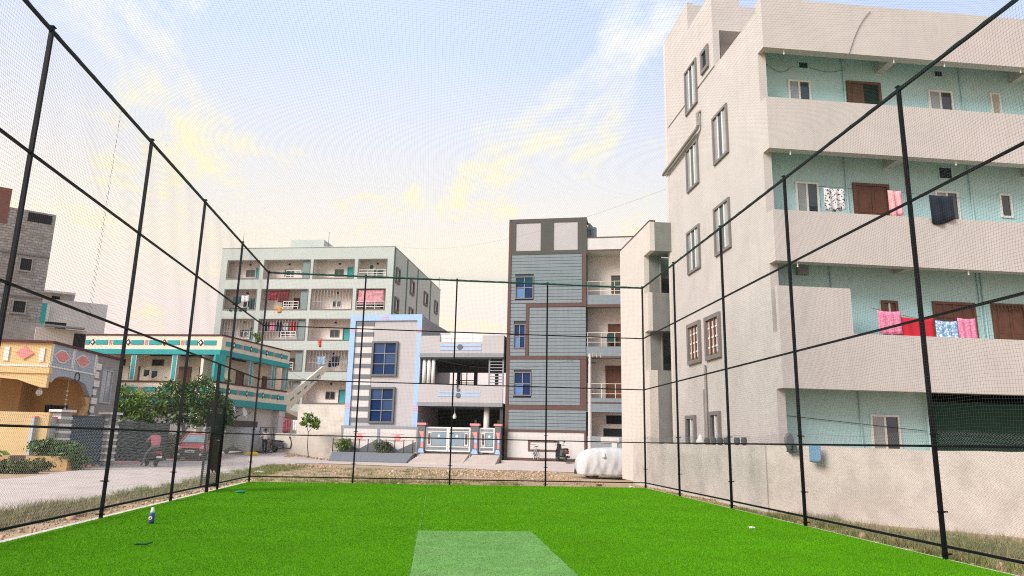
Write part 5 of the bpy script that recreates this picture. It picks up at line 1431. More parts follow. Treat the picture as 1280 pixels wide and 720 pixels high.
def gl(x, y): return (x, y, hz(x, y))
tree('garden_tree', gl(-18.4, 45.5), [(-2.5, 0, 2.2, 0.8, 0.9, 0.8), (-1.6, 0, 2.7, 1.0, 1.0, 0.8), (-0.3, 0, 3.2, 1.3, 1.1, 1.0), (1.0, 0.2, 2.9, 1.2, 1.0, 1.0), (0.2, -0.4, 2.2, 1.7, 1.0, 0.8)], 6800, 0.10, 1.4, 'bushy mid green tree between the grey wing and the rider', 0, 0.11, seed=3)
tree('garden_tree', gl(-15.4, 47.0), [(-0.8, 0, 3.5, 1.2, 1.0, 1.1), (0.6, 0, 3.85, 1.1, 1.0, 1.0), (1.6, 0.2, 3.2, 1.0, 0.9, 0.9), (0.3, -0.3, 2.5, 1.7, 0.9, 0.8)], 7000, 0.095, 1.5, 'taller dark green tree behind the red car', 1, 0.13, seed=5)
tree('garden_tree', gl(-14.25, 49.2), [(0.0, 0, 2.8, 0.85, 0.9, 0.9), (0.25, 0, 2.1, 0.75, 0.8, 0.7)], 3500, 0.11, 1.3, 'small dark tree beside the white satellite dishes', 1, 0.08, seed=6)
tree('young_tree', gl(-8.45, 51.0), [(-0.1, 0, 2.55, 0.42, 0.4, 0.35), (0.25, 0, 2.2, 0.38, 0.35, 0.28), (-0.35, 0, 2.2, 0.3, 0.3, 0.22)], 520, 0.11, 1.75, 'thin young tree with sparse crown before the stained white wall', 0, 0.035, seed=8)
def shrub(name, loc, lobes, n, leaf, label, lm=0, seed=1): return tree(name, loc, lobes, n, leaf, 0.25, label, lm, 0.03, 'shrub', None, seed)
shrub('round_shrub', gl(-15.0, 31.9), [(0, 0, 0.55, 0.62, 0.6, 0.5), (0.2, 0.1, 0.35, 0.6, 0.5, 0.35)], 2600, 0.07, 'round dark green shrub at the end of the orange planter', 1, 9)
shrub('hedge_plant', (-15.75, 31.6, 0.48), [(-0.1, 0, 0.32, 0.4, 0.25, 0.32), (0.35, 0, 0.35, 0.4, 0.25, 0.35), (0.8, 0, 0.3, 0.35, 0.25, 0.3)], 2000, 0.07, 'dark leafy hedge growing in the orange planter', 1, 10)
shrub('roadside_shrub', gl(-15.6, 30.4), [(0, 0, 0.2, 0.9, 0.3, 0.22), (-0.8, 0, 0.18, 0.6, 0.3, 0.2)], 1800, 0.07, 'low green weeds between the orange planter and the road', 2, 11)
shrub('broadleaf_plant', gl(-17.6, 31.2), [(0, 0, 0.5, 0.3, 0.3, 0.4)], 160, 0.2, 'broad leafed plant against the ochre garden wall', 0, 12)
shrub('roadside_shrub', gl(-15.4, 28.6), [(0, 0, 0.2, 1.1, 0.4, 0.25)], 1600, 0.08, 'dry low weeds at the left edge of the far road side', 2, 13)
def bpt(u, d, z): return (-6.26 + u * math.cos(a16) - d * math.sin(a16), 51.38 + u * math.sin(a16) + d * math.cos(a16), z)
shrub('planter_shrub', bpt(0.45, -0.95, 0.5), [(0, 0, 0.5, 0.5, 0.25, 0.42)], 1500, 0.06, 'round shrub at the left end of the railed planter', 0, 14)
shrub('planter_shrub', bpt(3.2, -0.95, 0.5), [(0, 0, 0.42, 0.48, 0.25, 0.38)], 1400, 0.06, 'round olive shrub in the middle of the railed planter', 2, 15)
shrub('balcony_plant', tpt(1.2, 0.8, 5.0), [(0, 0, 0.4, 0.4, 0.4, 0.3), (0.5, 0, 0.3, 0.4, 0.3, 0.25)], 500, 0.09, 'leafy potted plant on the cream house balcony', 0, 16)
shrub('climbing_plant', tpt(4.4, 0.1, 8.35), [(0, 0, 0.5, 0.3, 0.3, 0.35)], 200, 0.1, 'small plant on the roof parapet of the cream house', 0, 17)
for k, (x, y, w_, d_) in enumerate(((-17.2, 46.0, 1.6, 0.5), (-16.2, 48.2, 1.4, 0.5), (-15.9, 44.8, 1.0, 0.4), (-17.5, 42.6, 1.3, 0.5))):
    shrub('road_hedge', gl(x, y), [(0, 0, 0.6, w_, d_, 0.65), (0.3 * w_, 0, 0.9, w_ * .6, d_, 0.5)], 2400, 0.09, ['hedge of mixed shrubs behind the scooter rider', 'hedge clump to the left behind the red car', 'low hedge clump left of the red car', 'dark hedge clump at the end of the blue-green fence'][k], [1, 0, 2, 1][k], 20 + k)

# ------------------------------------------------------------------ grass, rubble
DRY = mat('dry_grass', (0.3, 0.25, 0.12), var=0.2, scale=1.5, rough=0.9, spec=0.1, island=[(0.20, 0.16, 0.09), (0.36, 0.29, 0.16), (0.26, 0.26, 0.10), (0.13, 0.10, 0.07), (0.42, 0.35, 0.22)])
GRN = mat('weed_grass', (0.1, 0.15, 0.04), var=0.2, scale=1.5, rough=0.9, spec=0.1, island=[(0.07, 0.10, 0.025), (0.14, 0.18, 0.05), (0.24, 0.25, 0.09), (0.34, 0.30, 0.14)])
def tufts(name, areas, m, per=60, h=0.16, wd=0.012, spread=0.12, seed=3):
    rng = np.random.default_rng(seed); C = []; hh = []
    for (x0, x1, y0, y1, n, hs) in areas:
        cx = rng.uniform(x0, x1, n); cy = rng.uniform(y0, y1, n)
        for a, b in zip(cx, cy):
            k = int(per * rng.uniform(0.4, 1.3)); s = spread * rng.uniform(0.6, 1.5)
            px_ = a + rng.normal(0, s, k); py_ = b + rng.normal(0, s, k)
            C.append(np.stack([px_, py_, H(px_, py_) - 0.005], 1)); hh.append(np.full(k, h * hs * rng.uniform(0.5, 1.3)))
    C = np.concatenate(C); hh = np.concatenate(hh)
    return tag(link(name, mesh_np(name, *blades(C, hh, wd, 1.1, rng), m)), kind='stuff')
tufts('dry_verge_grass', [(-7.7, -6.5, 8, 12, 60, 1.2), (-7.7, -6.5, 12, 16.5, 90, 1.3), (-7.6, -6.4, 16.5, 19, 30, 0.9), (-7.4, -6.3, 19, 27, 45, 0.6), (-7.9, -6.6, 27, 38, 40, 0.6)], DRY, seed=3)
tufts('green_verge_grass', [(-7.8, -7.1, 9, 17, 60, 0.9), (-8.0, -6.6, 17.5, 27, 120, 0.8), (-8.4, -6.5, 27, 40, 220, 0.9)], GRN, seed=4)
tufts('plot_weeds', [(-6.0, -1.0, 25.2, 29, 130, 0.6), (-3.5, 3.0, 25.5, 28.5, 110, 0.5), (-7, 1, 29, 38, 170, 0.55), (-1, 6, 28, 38, 70, 0.45), (7.25, 7.9, 18, 24, 20, 0.4)], GRN, per=45, seed=5)
tufts('plot_dry_grass', [(-6.0, 6.0, 25, 39, 160, 0.4)], DRY, per=35, seed=6)
tufts('wall_foot_grass', [(7.2, 8.4, 12.5, 15.8, 40, 0.8), (7.2, 9.6, 9.0, 12.5, 120, 1.0), (7.25, 7.8, 15, 18, 25, 0.6)], GRN, seed=7)
tufts('wall_foot_dry_grass', [(7.2, 8.8, 10, 16, 70, 0.9), (8.0, 10.2, 9.5, 13, 50, 0.9)], DRY, seed=8)
STONE = mat('rubble_stone', (0.4, 0.3, 0.24), var=0.2, scale=6, rough=0.95, island=[(0.40, 0.24, 0.14), (0.48, 0.33, 0.21), (0.44, 0.27, 0.165), (0.52, 0.38, 0.26), (0.30, 0.20, 0.13), (0.58, 0.48, 0.38)])
rng = np.random.default_rng(12)
def stones(name, areas, seed):
    rng = np.random.default_rng(seed); Vs = []; Fs = []; o = 0
    bv = np.array([(-1, -1, -1), (1, -1, -1), (1, 1, -1), (-1, 1, -1), (-1, -1, 1), (1, -1, 1), (1, 1, 1), (-1, 1, 1)], float)
    bf = np.array([(0, 3, 2, 1), (4, 5, 6, 7), (0, 1, 5, 4), (1, 2, 6, 5), (2, 3, 7, 6), (3, 0, 4, 7)])
    for (x0, x1, y0, y1, n, s) in areas:
        for _ in range(n):
            x, y = rng.uniform(x0, x1), rng.uniform(y0, y1); sz_ = s * rng.lognormal(0, 0.45)
            v = bv * rng.uniform(0.5, 1.0, 3) * sz_; v[4:, :2] *= rng.uniform(0.4, 0.9); v += rng.normal(0, 0.14 * sz_, v.shape)
            a = rng.uniform(0, 6.28); c, s_ = math.cos(a), math.sin(a)
            v = v @ np.array([[c, s_, 0], [-s_, c, 0], [0, 0, 1]]); v[:, 2] *= 0.7
            v += np.array([x, y, hz(x, y) + sz_ * 0.2]); Vs.append(v); Fs.append(bf + o); o += 8
    return tag(link(name, mesh_np(name, np.concatenate(Vs), np.concatenate(Fs), STONE)), kind='stuff')
stones('rubble', [(-6, 7, 28, 40, 1100, 0.026), (-2, 6.5, 26, 40, 1300, 0.03), (0, 6.5, 33, 39, 420, 0.045), (-8, -5, 38, 42, 120, 0.05), (-9.5, -6.5, 50, 51.2, 140, 0.06)], 21)
stones('verge_stones', [(-6.35, -5.95, 8, 24, 420, 0.022), (-7.6, -6.2, 8, 26, 260, 0.028), (7.2, 7.9, 10, 27, 500, 0.022), (7.3, 9, 9, 13, 120, 0.04), (-5.8, 7, 24.85, 25.6, 420, 0.026)], 22)

# ------------------------------------------------------------------ vehicles
RUB = mat('tyre_rubber', (0.012, 0.012, 0.012), var=0.2, rough=0.9)
RIM = mat('alloy', (0.35, 0.35, 0.36), metal=0.7, rough=0.4, var=0.1)
CHR = mat('chrome', (0.6, 0.6, 0.6), metal=0.9, rough=0.2, var=0)
def carpaint(n, c):
    m = mat(n, c, rough=0.35, var=0.08, scale=2, spec=0.6); m.node_tree.nodes['Principled BSDF'].inputs['Coat Weight'].default_value = 0.5; return m
def wheel(parent, x, y, z, r, w_, axis='x'):
    mb = MB(); mb.lathe([(r * .62, -w_ / 2), (r * .93, -w_ / 2), (r, -w_ * .3), (r, w_ * .3), (r * .93, w_ / 2), (r * .62, w_ / 2), (r * .60, 0)], 20, axis=axis)
    t = mb.build('wheel', RUB, parent, (x, y, z), smooth=True)
    mb = MB(); mb.lathe([(r * .62, -w_ * .42), (r * .5, -w_ * .30), (r * .15, -w_ * .44), (0.01, -w_ * .44)], 14, axis=axis); mb.lathe([(r * .62, w_ * .42), (r * .5, w_ * .30), (r * .15, w_ * .44), (0.01, w_ * .44)], 14, axis=axis)
    mb.build('rim', RIM, t)
    return t

def red_car(loc, rz):
    c = empty('parked_car', loc, rz, 'red hatchback car facing the cage on the side road', 'car')
    RED = carpaint('red_car_paint', (0.55, 0.028, 0.045))
    def sec(y, hw, zl, zt, rnd_=0.12):
        return [(-hw + .06, y, zl), (hw - .06, y, zl), (hw, y, zl + .10), (hw + .01, y, (zl + zt) / 2), (hw - .03, y, zt - rnd_), (hw - .16, y, zt), (-hw + .16, y, zt), (-hw + .03, y, zt - rnd_), (-hw - .01, y, (zl + zt) / 2), (-hw, y, zl + .10)]
    mb = MB(); mb.loft([sec(0.0, .62, .42, .72, .1), sec(0.06, .74, .36, .80), sec(.25, .82, .30, .86), sec(.95, .85, .28, .98), (sec(2.0, .86, .28, 1.0)), sec(3.0, .86, .28, 1.02), sec(3.65, .82, .30, 1.02), sec(3.82, .74, .38, .92)])
    body = mb.build('body', RED, c, smooth=False)
    def frus(z0, z1, b, t): return [[(b[0], b[2], z0), (b[1], b[2], z0), (b[1], b[3], z0), (b[0], b[3], z0)], [(t[0], t[2], z1), (t[1], t[2], z1), (t[1], t[3], z1), (t[0], t[3], z1)]]
    mb = MB(); mb.loft(frus(.98, 1.47, (-.76, .76, .95, 3.72), (-.60, .60, 1.72, 3.30))); mb.build('cabin_glass', GLSD, c)
    mb = MB(); mb.loft([[(-.60, 1.68, 1.46), (.60, 1.68, 1.46), (.60, 3.34, 1.46), (-.60, 3.34, 1.46)], [(-.55, 1.80, 1.53), (.55, 1.80, 1.53), (.55, 3.25, 1.53), (-.55, 3.25, 1.53)]]); mb.build('roof', RED, c)
    for s in (-1, 1):
        for q in (((s * .77, .94, .98), (s * .61, 1.71, 1.48), .06, .05), ((s * .78, 3.74, 1.0), (s * .61, 3.32, 1.48), .09, .06), ((s * .785, 2.35, 1.0), (s * .615, 2.35, 1.48), .05, .05)): MB().bar(*q).build('pillar', RED, c)
    mb = MB(); mb.add([(-.68, 1.0, 1.01), (.68, 1.0, 1.01), (.555, 1.66, 1.44), (-.555, 1.66, 1.44)], [(0, 1, 2, 3)]); mb.v = [(x, y - .02, z + .012) for x, y, z in mb.v]
    n_ = len(mb.v); mb.add([(x, y + .008, z - .008) for x, y, z in mb.v[:4]], [(3, 2, 1, 0)]); mb.build('windscreen', glass('windscreen_glass', (0.16, 0.24, 0.25)), c)
    B('grille', RUB, c, (-.46, .46, -.02, .05, .62, .70)); B('chrome_strip', CHR, c, (-.46, .46, -.035, .0, .705, .73), (-.07, .07, -.045, -.03, .73, .80))
    mb = MB(); mb.loft([[(-.70, -.02, .22), (.70, -.02, .22), (.72, -.05, .40), (-.72, -.05, .40)], [(-.82, .3, .20), (.82, .3, .20), (.86, .3, .48), (-.86, .3, .48)]]); mb.box(-.66, .66, -.06, .02, .40, .60); mb.build('bumper', mat('black_plastic', (0.03, 0.03, 0.033), var=0.1, rough=0.6), c)
    B('number_plate', WHITE, c, (-.25, .25, -.075, -.06, .47, .59)); B('plate_marks', DARK, c, *[(-.21 + k * .062, -.17 + k * .062, -.079, -.075, .50, .56) for k in range(7)])
    for s in (-1, 1):
        mb = MB(); mb.loft([[(s * .50, -.012, .66), (s * .72, .05, .68), (s * .74, .05, .80), (s * .54, -.012, .76)], [(s * .50, .1, .66), (s * .83, .32, .72), (s * .84, .32, .88), (s * .54, .1, .80)]]); mb.build('headlight', mat('headlight_glass', (0.6, 0.58, 0.55), rough=0.15, var=0.1), c)
        mb = MB(); mb.lathe([(.02, -.07), (.07, -.065), (.07, -.05)], 10, (s * .58, 0, .36), axis='y'); mb.build('fog_lamp', MATS['headlight_glass'], c)
        mb = MB(); mb.loft([[(s * .86, 1.12, 1.0), (s * 1.02, 1.10, 1.0), (s * 1.02, 1.10, 1.13), (s * .86, 1.12, 1.11)], [(s * .86, 1.22, 1.0), (s * 1.0, 1.2, 1.0), (s * 1.0, 1.2, 1.12), (s * .86, 1.22, 1.1)]]); mb.build('mirror', RUB, c)
        for y in (.68, 3.05): wheel(c, s * .76, y, .29, .29, .18)
        B('door_handle', CHR, c, (s * .865 - .01, s * .865 + .01, 2.15, 2.32, .86, .89))
    return c
cy_ = 43.3; red_car((-13.78, cy_, hz(-13.78, cy_) + .012), math.radians(6))

def covered(name, loc, rz, L, W, prof, label, m, skirt=0.17, seed=1):
    c = empty(name, loc, rz, label, 'car')
    rng = np.random.default_rng(seed); secs = []; nx = 44; na = 27
    ph = rng.uniform(0, 6.28, 8)
    for i in range(nx):
        t = i / (nx - 1); x = L * t; top = float(np.interp(x, [p[0] for p in prof], [p[1] for p in prof]))
        endk = min(1.0, 0.72 + 0.28 * min(t, 1 - t) * L / 0.35); hw = W / 2 * min(1.0, 0.86 + 0.14 * min(t, 1 - t) * L / 0.3)
        s = []
        belt = min(0.86, top * 0.72)
        for k in range(na):
            q = abs(2 * k / (na - 1) - 1); sg = -1 if k < (na - 1) / 2 else 1      # q: 1 at the hem, 0 on the roof line
            if q > 0.5:
                v = (1 - q) / 0.5; z = skirt + (belt - skirt) * v; y = hw * (1 + 0.03 * math.sin(math.pi * v))
            else:
                v = q / 0.5; th = v * math.pi / 2
                z = belt + (top - belt) * math.cos(th) ** 0.45; y = hw * (0.80 * math.sin(th) ** 0.55 + 0.20 * v ** 3)
            ridge = lambda t: 1 - abs(math.sin(t))
            f = (0.25 + 0.75 * q) * (0.09 * ridge(4.2 * x + ph[0] + 1.8 * z) + 0.06 * ridge(7.5 * x + ph[1] - 2.2 * z) + 0.05 * ridge(11 * x + ph[3] + 3.5 * z) - 0.09)
            s.append((x + 0.03 * math.sin(5 * z + ph[4]), sg * y * (1 + f), z + 0.25 * f * (1 - q) - (0.04 * ridge(3 * x + ph[5]) if q > 0.97 else 0)))
        secs.append(s)
    V_ = [p for s in secs for p in s]; F_ = []
    for i in range(nx - 1):
        for k in range(na - 1): a = i * na + k; F_.append((a, a + 1, a + na + 1, a + na))
    for e_ in (0, nx - 1):
        cidx = len(V_); V_.append((secs[e_][0][0] + (-0.05 if e_ == 0 else .05), 0, 0.5))
        for k in range(na - 1): F_.append((e_ * na + k, e_ * na + k + 1, cidx))
    o = MB().add(V_, F_).build('cover', m, c, smooth=True)
    so = o.modifiers.new('thickness', 'SOLIDIFY'); so.thickness = 0.008
    for x in (0.72, L - 0.75):
        for s in (-1, 1): wheel(c, x, s * (W / 2 - .16), .30, .30, .18, axis='y')
    B('underbody', RUB, c, (0.35, L - .35, -W / 2 + .25, W / 2 - .25, 0.17, .34))
    return c
COV1 = mat('silver_white_cover', (0.54, 0.53, 0.53), var=0.14, scale=3, rough=0.95, spec=0.05, bump=0.3, bscale=9)
COV2 = mat('grey_cover', (0.33, 0.34, 0.34), var=0.12, scale=3, rough=0.55, spec=0.4, bump=0.3, bscale=9)
cc_ = covered('covered_car', (6.92, 35.4, hz(8, 35) + .0), math.radians(-3), 4.1, 1.72, [(0, .90), (.10, 1.08), (.3, 1.25), (.55, 1.37), (.9, 1.45), (1.8, 1.50), (2.5, 1.44), (3.2, 1.05), (4.1, .85)], 'car under a white cover beside the cream house wall', COV1, seed=2)
mb = MB(); mb.lathe([(.11, -.02), (.09, .06), (.02, .22)], 8, (1.22, -.82, 1.02)); mb.build('mirror_bump', COV1, cc_, smooth=True)
covered('covered_suv', (-13.05, 49.4, hz(-13, 50.5)), math.radians(80), 4.2, 1.85, [(0, 1.05), (.15, 1.45), (.6, 1.72), (2.6, 1.74), (3.2, 1.25), (4.0, 1.05), (4.2, .8)], 'large car under a grey cover parked by the shuttered house', COV2, seed=5)

def scooter(loc, rz, label, col, name='motor_scooter'):
    s = empty(name, loc, rz, label, 'scooter')
    PA = carpaint('scooter_' + col[0], col[1])
    for x in (-0.62, 0.62):
        mb = MB(); mb.lathe([(.13, -.045), (.21, -.045), (.235, 0), (.21, .045), (.13, .045)], 18, axis='y'); w_ = mb.build('wheel', RUB, s, (x, 0, .235), smooth=True)
        mb = MB(); mb.lathe([(.13, -.03), (.03, -.05), (.03, .05), (.13, .03)], 12, axis='y'); mb.build('rim', RIM, w_)
    def sc2(x, hw, z0, z1): return [(x, -hw, z0), (x, hw, z0), (x, hw * 1.05, (z0 + z1) / 2), (x, hw * .8, z1), (x, -hw * .8, z1), (x, -hw * 1.05, (z0 + z1) / 2)]
    mb = MB(); mb.loft([sc2(-.98, .05, .62, .70), sc2(-.86, .13, .48, .76), sc2(-.5, .18, .36, .76), (sc2(-.15, .16, .34, .72)), sc2(-.05, .12, .30, .58)]); mb.build('rear_body', PA, s, smooth=False)
    mb = MB(); mb.loft([sc2(-.95, .08, .74, .80), sc2(-.75, .13, .74, .85), sc2(-.25, .14, .72, .82), sc2(-.02, .08, .70, .76)]); mb.build('seat', RUB, s)
    B('footboard', RUB, s, (-.12, .38, -.16, .16, .28, .33))
    mb = MB(); mb.loft([[(.36, -.20, .30), (.36, .20, .30), (.42, .20, .30), (.42, -.20, .30)], [(.42, -.22, .62), (.42, .22, .62), (.52, .18, .62), (.52, -.18, .62)], [(.32, -.14, 1.0), (.32, .14, 1.0), (.42, .10, 1.0), (.42, -.10, 1.0)]]); mb.build('front_apron', PA, s)
    mb = MB(); mb.tube([(.62, 0, .24), (.38, 0, .92)], .03, 6); mb.loft([sc2(.48, .08, .44, .50), sc2(.66, .09, .46, .53), sc2(.84, .06, .36, .42)]); mb.build('fork', PA, s)
    mb = MB(); mb.tube([(.26, -.34, 1.02), (.34, -.12, 1.04), (.34, .12, 1.04), (.26, .34, 1.02)], .018, 6); mb.box(.28, .44, -.11, .11, .98, 1.10); mb.build('handlebar', RUB, s)
    for q in (-1, 1):
        mb = MB(); mb.tube([(.3, q * .26, 1.04), (.3, q * .32, 1.22)], .008, 5); mb.lathe([(.02, -.01), (.06, 0), (.05, .012)], 10, (.3, q * .33, 1.24), axis='x'); mb.build('mirror', RUB, s)
    B('tail_light', mat('red_lens', (0.5, 0.01, 0.01), rough=0.2, var=0), s, (-1.0, -.93, -.09, .09, .60, .70)); B('number_plate', WHITE, s, (-.99, -.975, -.12, .12, .40, .50)); B('mudguard', RUB, s, (-.97, -.86, -.06, .06, .30, .58))
    mb = MB(); mb.tube([(-.2, -.2, .26), (-.8, -.22, .32)], .05, 8); mb.build('exhaust', IRON, s)
    mb = MB(); mb.tube([(-.1, .14, .28), (-.02, .28, .02)], .014, 5); mb.build('side_stand', IRON, s)
    return s
SX, SY = -13.35, 36.6
sco = scooter((SX, SY, hz(SX, SY) + .014), math.radians(128), 'dark scooter with a rider in a pink shirt on the side road', ('dark', (0.025, 0.022, 0.028)))
def spt(u, d): 
    return (4.61 + u * math.cos(a16) - d * math.sin(a16), 48.17 + u * math.sin(a16) + d * math.cos(a16), 0.265)
scooter(spt(3.85, -0.95), math.radians(104), 'black scooter parked against the pale base of the clad house', ('black', (0.012, 0.012, 0.013)))
px_, py_ = -10.45, 52.6; scooter((px_, py_, hz(px_, py_) + .0), math.radians(20), 'dark scooter parked behind the standing person', ('grey', (0.03, 0.03, 0.035)))

def bicycle(loc, rz):
    b = empty('bicycle', loc, rz, 'old grey bicycle leaning by the clad house', 'bicycle')
    for x in (-.52, .52):
        mb = MB(); mb.tube([(.33 * math.cos(t), 0, .33 * math.sin(t)) for t in np.linspace(0, 2 * math.pi, 25)], .016, 6, caps=False); w_ = mb.build('wheel', RUB, b, (x, 0, .345))
        mb = MB()
        for k in range(10): t = k / 10 * 6.283; mb.tube([(0, .02 * (-1) ** k, 0), (.32 * math.cos(t), 0, .32 * math.sin(t))], .003, 3)
        mb.build('spokes', RIM, w_)
    mb = MB()
    for q in (((-.52, 0, .345), (-.15, 0, .80)), ((-.52, 0, .345), (-.08, 0, .34)), ((-.08, 0, .34), (-.18, 0, .88)), ((-.08, 0, .34), (.36, 0, .72)), ((-.15, 0, .80), (.34, 0, .84)), ((.52, 0, .345), (.32, 0, 1.0))): mb.tube(q, .018, 6)
    mb.build('frame', MGREY, b)
    mb = MB(); mb.tube([(.2, -.28, 1.0), (.32, -.1, 1.04), (.32, .1, 1.04), (.2, .28, 1.0)], .014, 6); mb.tube([(.25, .26, 1.0), (.25, .28, 1.3)], .006, 4); mb.build('handlebar', RIM, b)
    mb = MB(); mb.loft([[(-.32, -.10, .88), (-.32, .10, .88), (-.32, .10, .93), (-.32, -.10, .93)], [(0, -.03, .90), (0, .03, .90), (0, .03, .93), (0, -.03, .93)]]); mb.build('saddle', RUB, b)
    mb = MB(); mb.box(-.85, -.35, -.07, .07, .72, .74); mb.build('carrier', IRON, b)
    for s in (-1, 1): B('pedal', RUB, b, (-.14, -.02, s * .14 - .04, s * .14 + .04, .34 + s * .12, .37 + s * .12))
    mb = MB(); mb.tube([(-.08, -.1, .34), (-.08, .1, .34)], .02, 6); mb.lathe([(.09, -.01), (.09, .01)], 14, (-.08, .06, .34), axis='y'); mb.build('crank', IRON, b)
bicycle(spt(2.15, -0.7), math.radians(98))

# ------------------------------------------------------------------ people
SKIN = mat('skin', (0.22, 0.11, 0.065), var=0.08, rough=0.6); HAIR = mat('black_hair', (0.012, 0.010, 0.009), var=0.2, rough=0.6)
def person(loc, rz, label, J, shirt, trouser, group=None):
    """J: named joints in local coordinates. One continuous skinned body, faces coloured by region."""
    names = ['pelvis', 'chest', 'neck', 'chin', 'head', 'crown']
    R_ = dict(pelvis=.145, chest=.155, neck=.06, chin=.075, head=.098, crown=.085, shL=.075, elL=.05, wrL=.034, haL=.04, shR=.075, elR=.05, wrR=.034, haR=.04, hiL=.10, knL=.066, anL=.042, toL=.036, hiR=.10, knR=.066, anR=.042, toR=.036, belly=.145)
    E = [('pelvis', 'belly'), ('belly', 'chest'), ('chest', 'neck'), ('neck', 'chin'), ('chin', 'head'), ('head', 'crown')]
    for s in 'LR': E += [('chest', 'sh' + s), ('sh' + s, 'el' + s), ('el' + s, 'wr' + s), ('wr' + s, 'ha' + s), ('pelvis', 'hi' + s), ('hi' + s, 'kn' + s), ('kn' + s, 'an' + s), ('an' + s, 'to' + s)]
    ks = list(J); idx = {k: i for i, k in enumerate(ks)}
    me = bpy.data.meshes.new('tmp'); me.from_pydata([J[k] for k in ks], [(idx[a], idx[b]) for a, b in E], [])
    o = bpy.data.objects.new('tmp', me); COL.objects.link(o)
    o.modifiers.new('skin', 'SKIN'); o.modifiers['skin'].use_smooth_shade = True
    for k in ks:
        sv = me.skin_vertices[0].data[idx[k]]; r = R_[k]; sv.radius = (r * (1.25 if k in ('pelvis', 'chest', 'belly') else 1.0), r * (.8 if k in ('chest', 'belly', 'pelvis') else 1.0)); sv.use_root = (k == 'pelvis')
    ss = o.modifiers.new('sub', 'SUBSURF'); ss.levels = 2; ss.render_levels = 2
    bpy.context.view_layer.update()
    dg = bpy.context.evaluated_depsgraph_get(); em = bpy.data.meshes.new_from_object(o.evaluated_get(dg))
    bpy.data.objects.remove(o)
    V_ = [tuple(v.co) for v in em.vertices]; F_ = [tuple(p.vertices) for p in em.polygons]
    bpy.data.meshes.remove(em)
    mb = MB(); mb.add(V_, F_); nb = len(mb.f)
    # fingers and thumbs rooted in the palms, nose and ears
    for s, q in (('L', 1), ('R', -1)):
        h = Vector(J['ha' + s]); w_ = Vector(J['wr' + s]); d = (h - w_).normalized(); side = d.cross(Vector((0, 0, 1))); side = side.normalized() if side.length > .1 else Vector((0, 1, 0)); dn = side.cross(d)
        for k, ln in enumerate((.068, .078, .074, .058)):
            a = h + side * (k - 1.5) * .019 + d * .02; b_ = a + d * ln * .6; c_ = b_ + d * ln * .25 - dn * ln * .35
            mb.tube([a, b_, c_], [.010, .009, .006], 5)
        a = w_ + (h - w_) * .6 + side * -.03 * q; mb.tube([a, a - side * .035 * q + d * .03, a - side * .03 * q + d * .065], [.011, .010, .007], 5)
    hd = Vector(J['head']); f_ = Vector((1, 0, 0))
    mb.tube([hd + f_ * .085 + Vector((0, 0, .02)), hd + f_ * .118 + Vector((0, 0, -.02))], [.010, .017], 5)
    for q in (-1, 1): mb.lathe([(.005, -.01), (.028, 0), (.02, .012)], 8, (hd.x - .01, hd.y + q * .098, hd.z), axis='y')
    p = empty('person', loc, rz, label, 'person', group)
    me2 = mb.mesh('body', None, True)
    for m in (SKIN, shirt, trouser, RUB): me2.materials.append(m)
    segs = [(Vector(J[a]), Vector(J[b]), a, b) for a, b in E]
    reg = {}
    for a, b in E:
        if b[:2] in ('be', 'ch') and b != 'chin': reg[(a, b)] = 1
        elif b[:2] in ('sh', 'el'): reg[(a, b)] = 1
        elif b[:2] in ('hi', 'kn', 'an'): reg[(a, b)] = 2
        elif b[:2] == 'to': reg[(a, b)] = 3
        else: reg[(a, b)] = 0
    for pl in me2.polygons:
        c = pl.center; best = (9, 0)
        for (A, Bv, a, b) in segs:
            ab = Bv - A; t = max(0, min(1, (c - A).dot(ab) / max(ab.length_squared, 1e-9))); dd = (c - A - ab * t).length - .6 * R_[b]
            if dd < best[0]:
                rg = reg[(a, b)]
                if (a, b) == ('chest', 'neck') and t < .7: rg = 1
                if (a, b) == ('pelvis', 'belly') and t < .3: rg = 2
                best = (dd, rg)
        pl.material_index = best[1]
    link('body', me2, p)
    mb = MB(); cr_ = Vector(J['crown']); mb.lathe([(.10, -.07), (.116, -.01), (.10, .05), (.06, .085), (.01, .095)], 14, (hd.x - .018, hd.y, hd.z + .035)); mb.build('hair', HAIR, p, smooth=True)
    mb = MB()
    for q in (-1, 1): mb.lathe([(.003, -.006), (.012, 0), (.003, .006)], 8, (hd.x + .088, hd.y + q * .034, hd.z + .022), axis='x')
    mb.build('eyes', DARK, p)
    return p
rider = dict(pelvis=(-.30, 0, .90), belly=(-.27, 0, 1.05), chest=(-.18, 0, 1.28), neck=(-.13, 0, 1.44), chin=(-.10, 0, 1.51), head=(-.08, 0, 1.58), crown=(-.08, 0, 1.66),
             shL=(-.17, .19, 1.37), elL=(.04, .29, 1.15), wrL=(.22, .31, 1.06), haL=(.28, .31, 1.045), shR=(-.17, -.19, 1.37), elR=(.04, -.29, 1.15), wrR=(.22, -.31, 1.06), haR=(.28, -.31, 1.045),
             hiL=(-.26, .11, .88), knL=(.10, .24, .62), anL=(.16, .34, .12), toL=(.32, .37, .04), hiR=(-.26, -.11, .88), knR=(.12, -.15, .80), anR=(.16, -.14, .40), toR=(.32, -.14, .365))
person((SX, SY, hz(SX, SY) + .012), math.radians(128), 'rider in a pink shirt and grey trousers sitting on the dark scooter', rider, fabric('pink_shirt', (0.58, 0.19, 0.24)), fabric('grey_trouser', (0.20, 0.21, 0.24)))
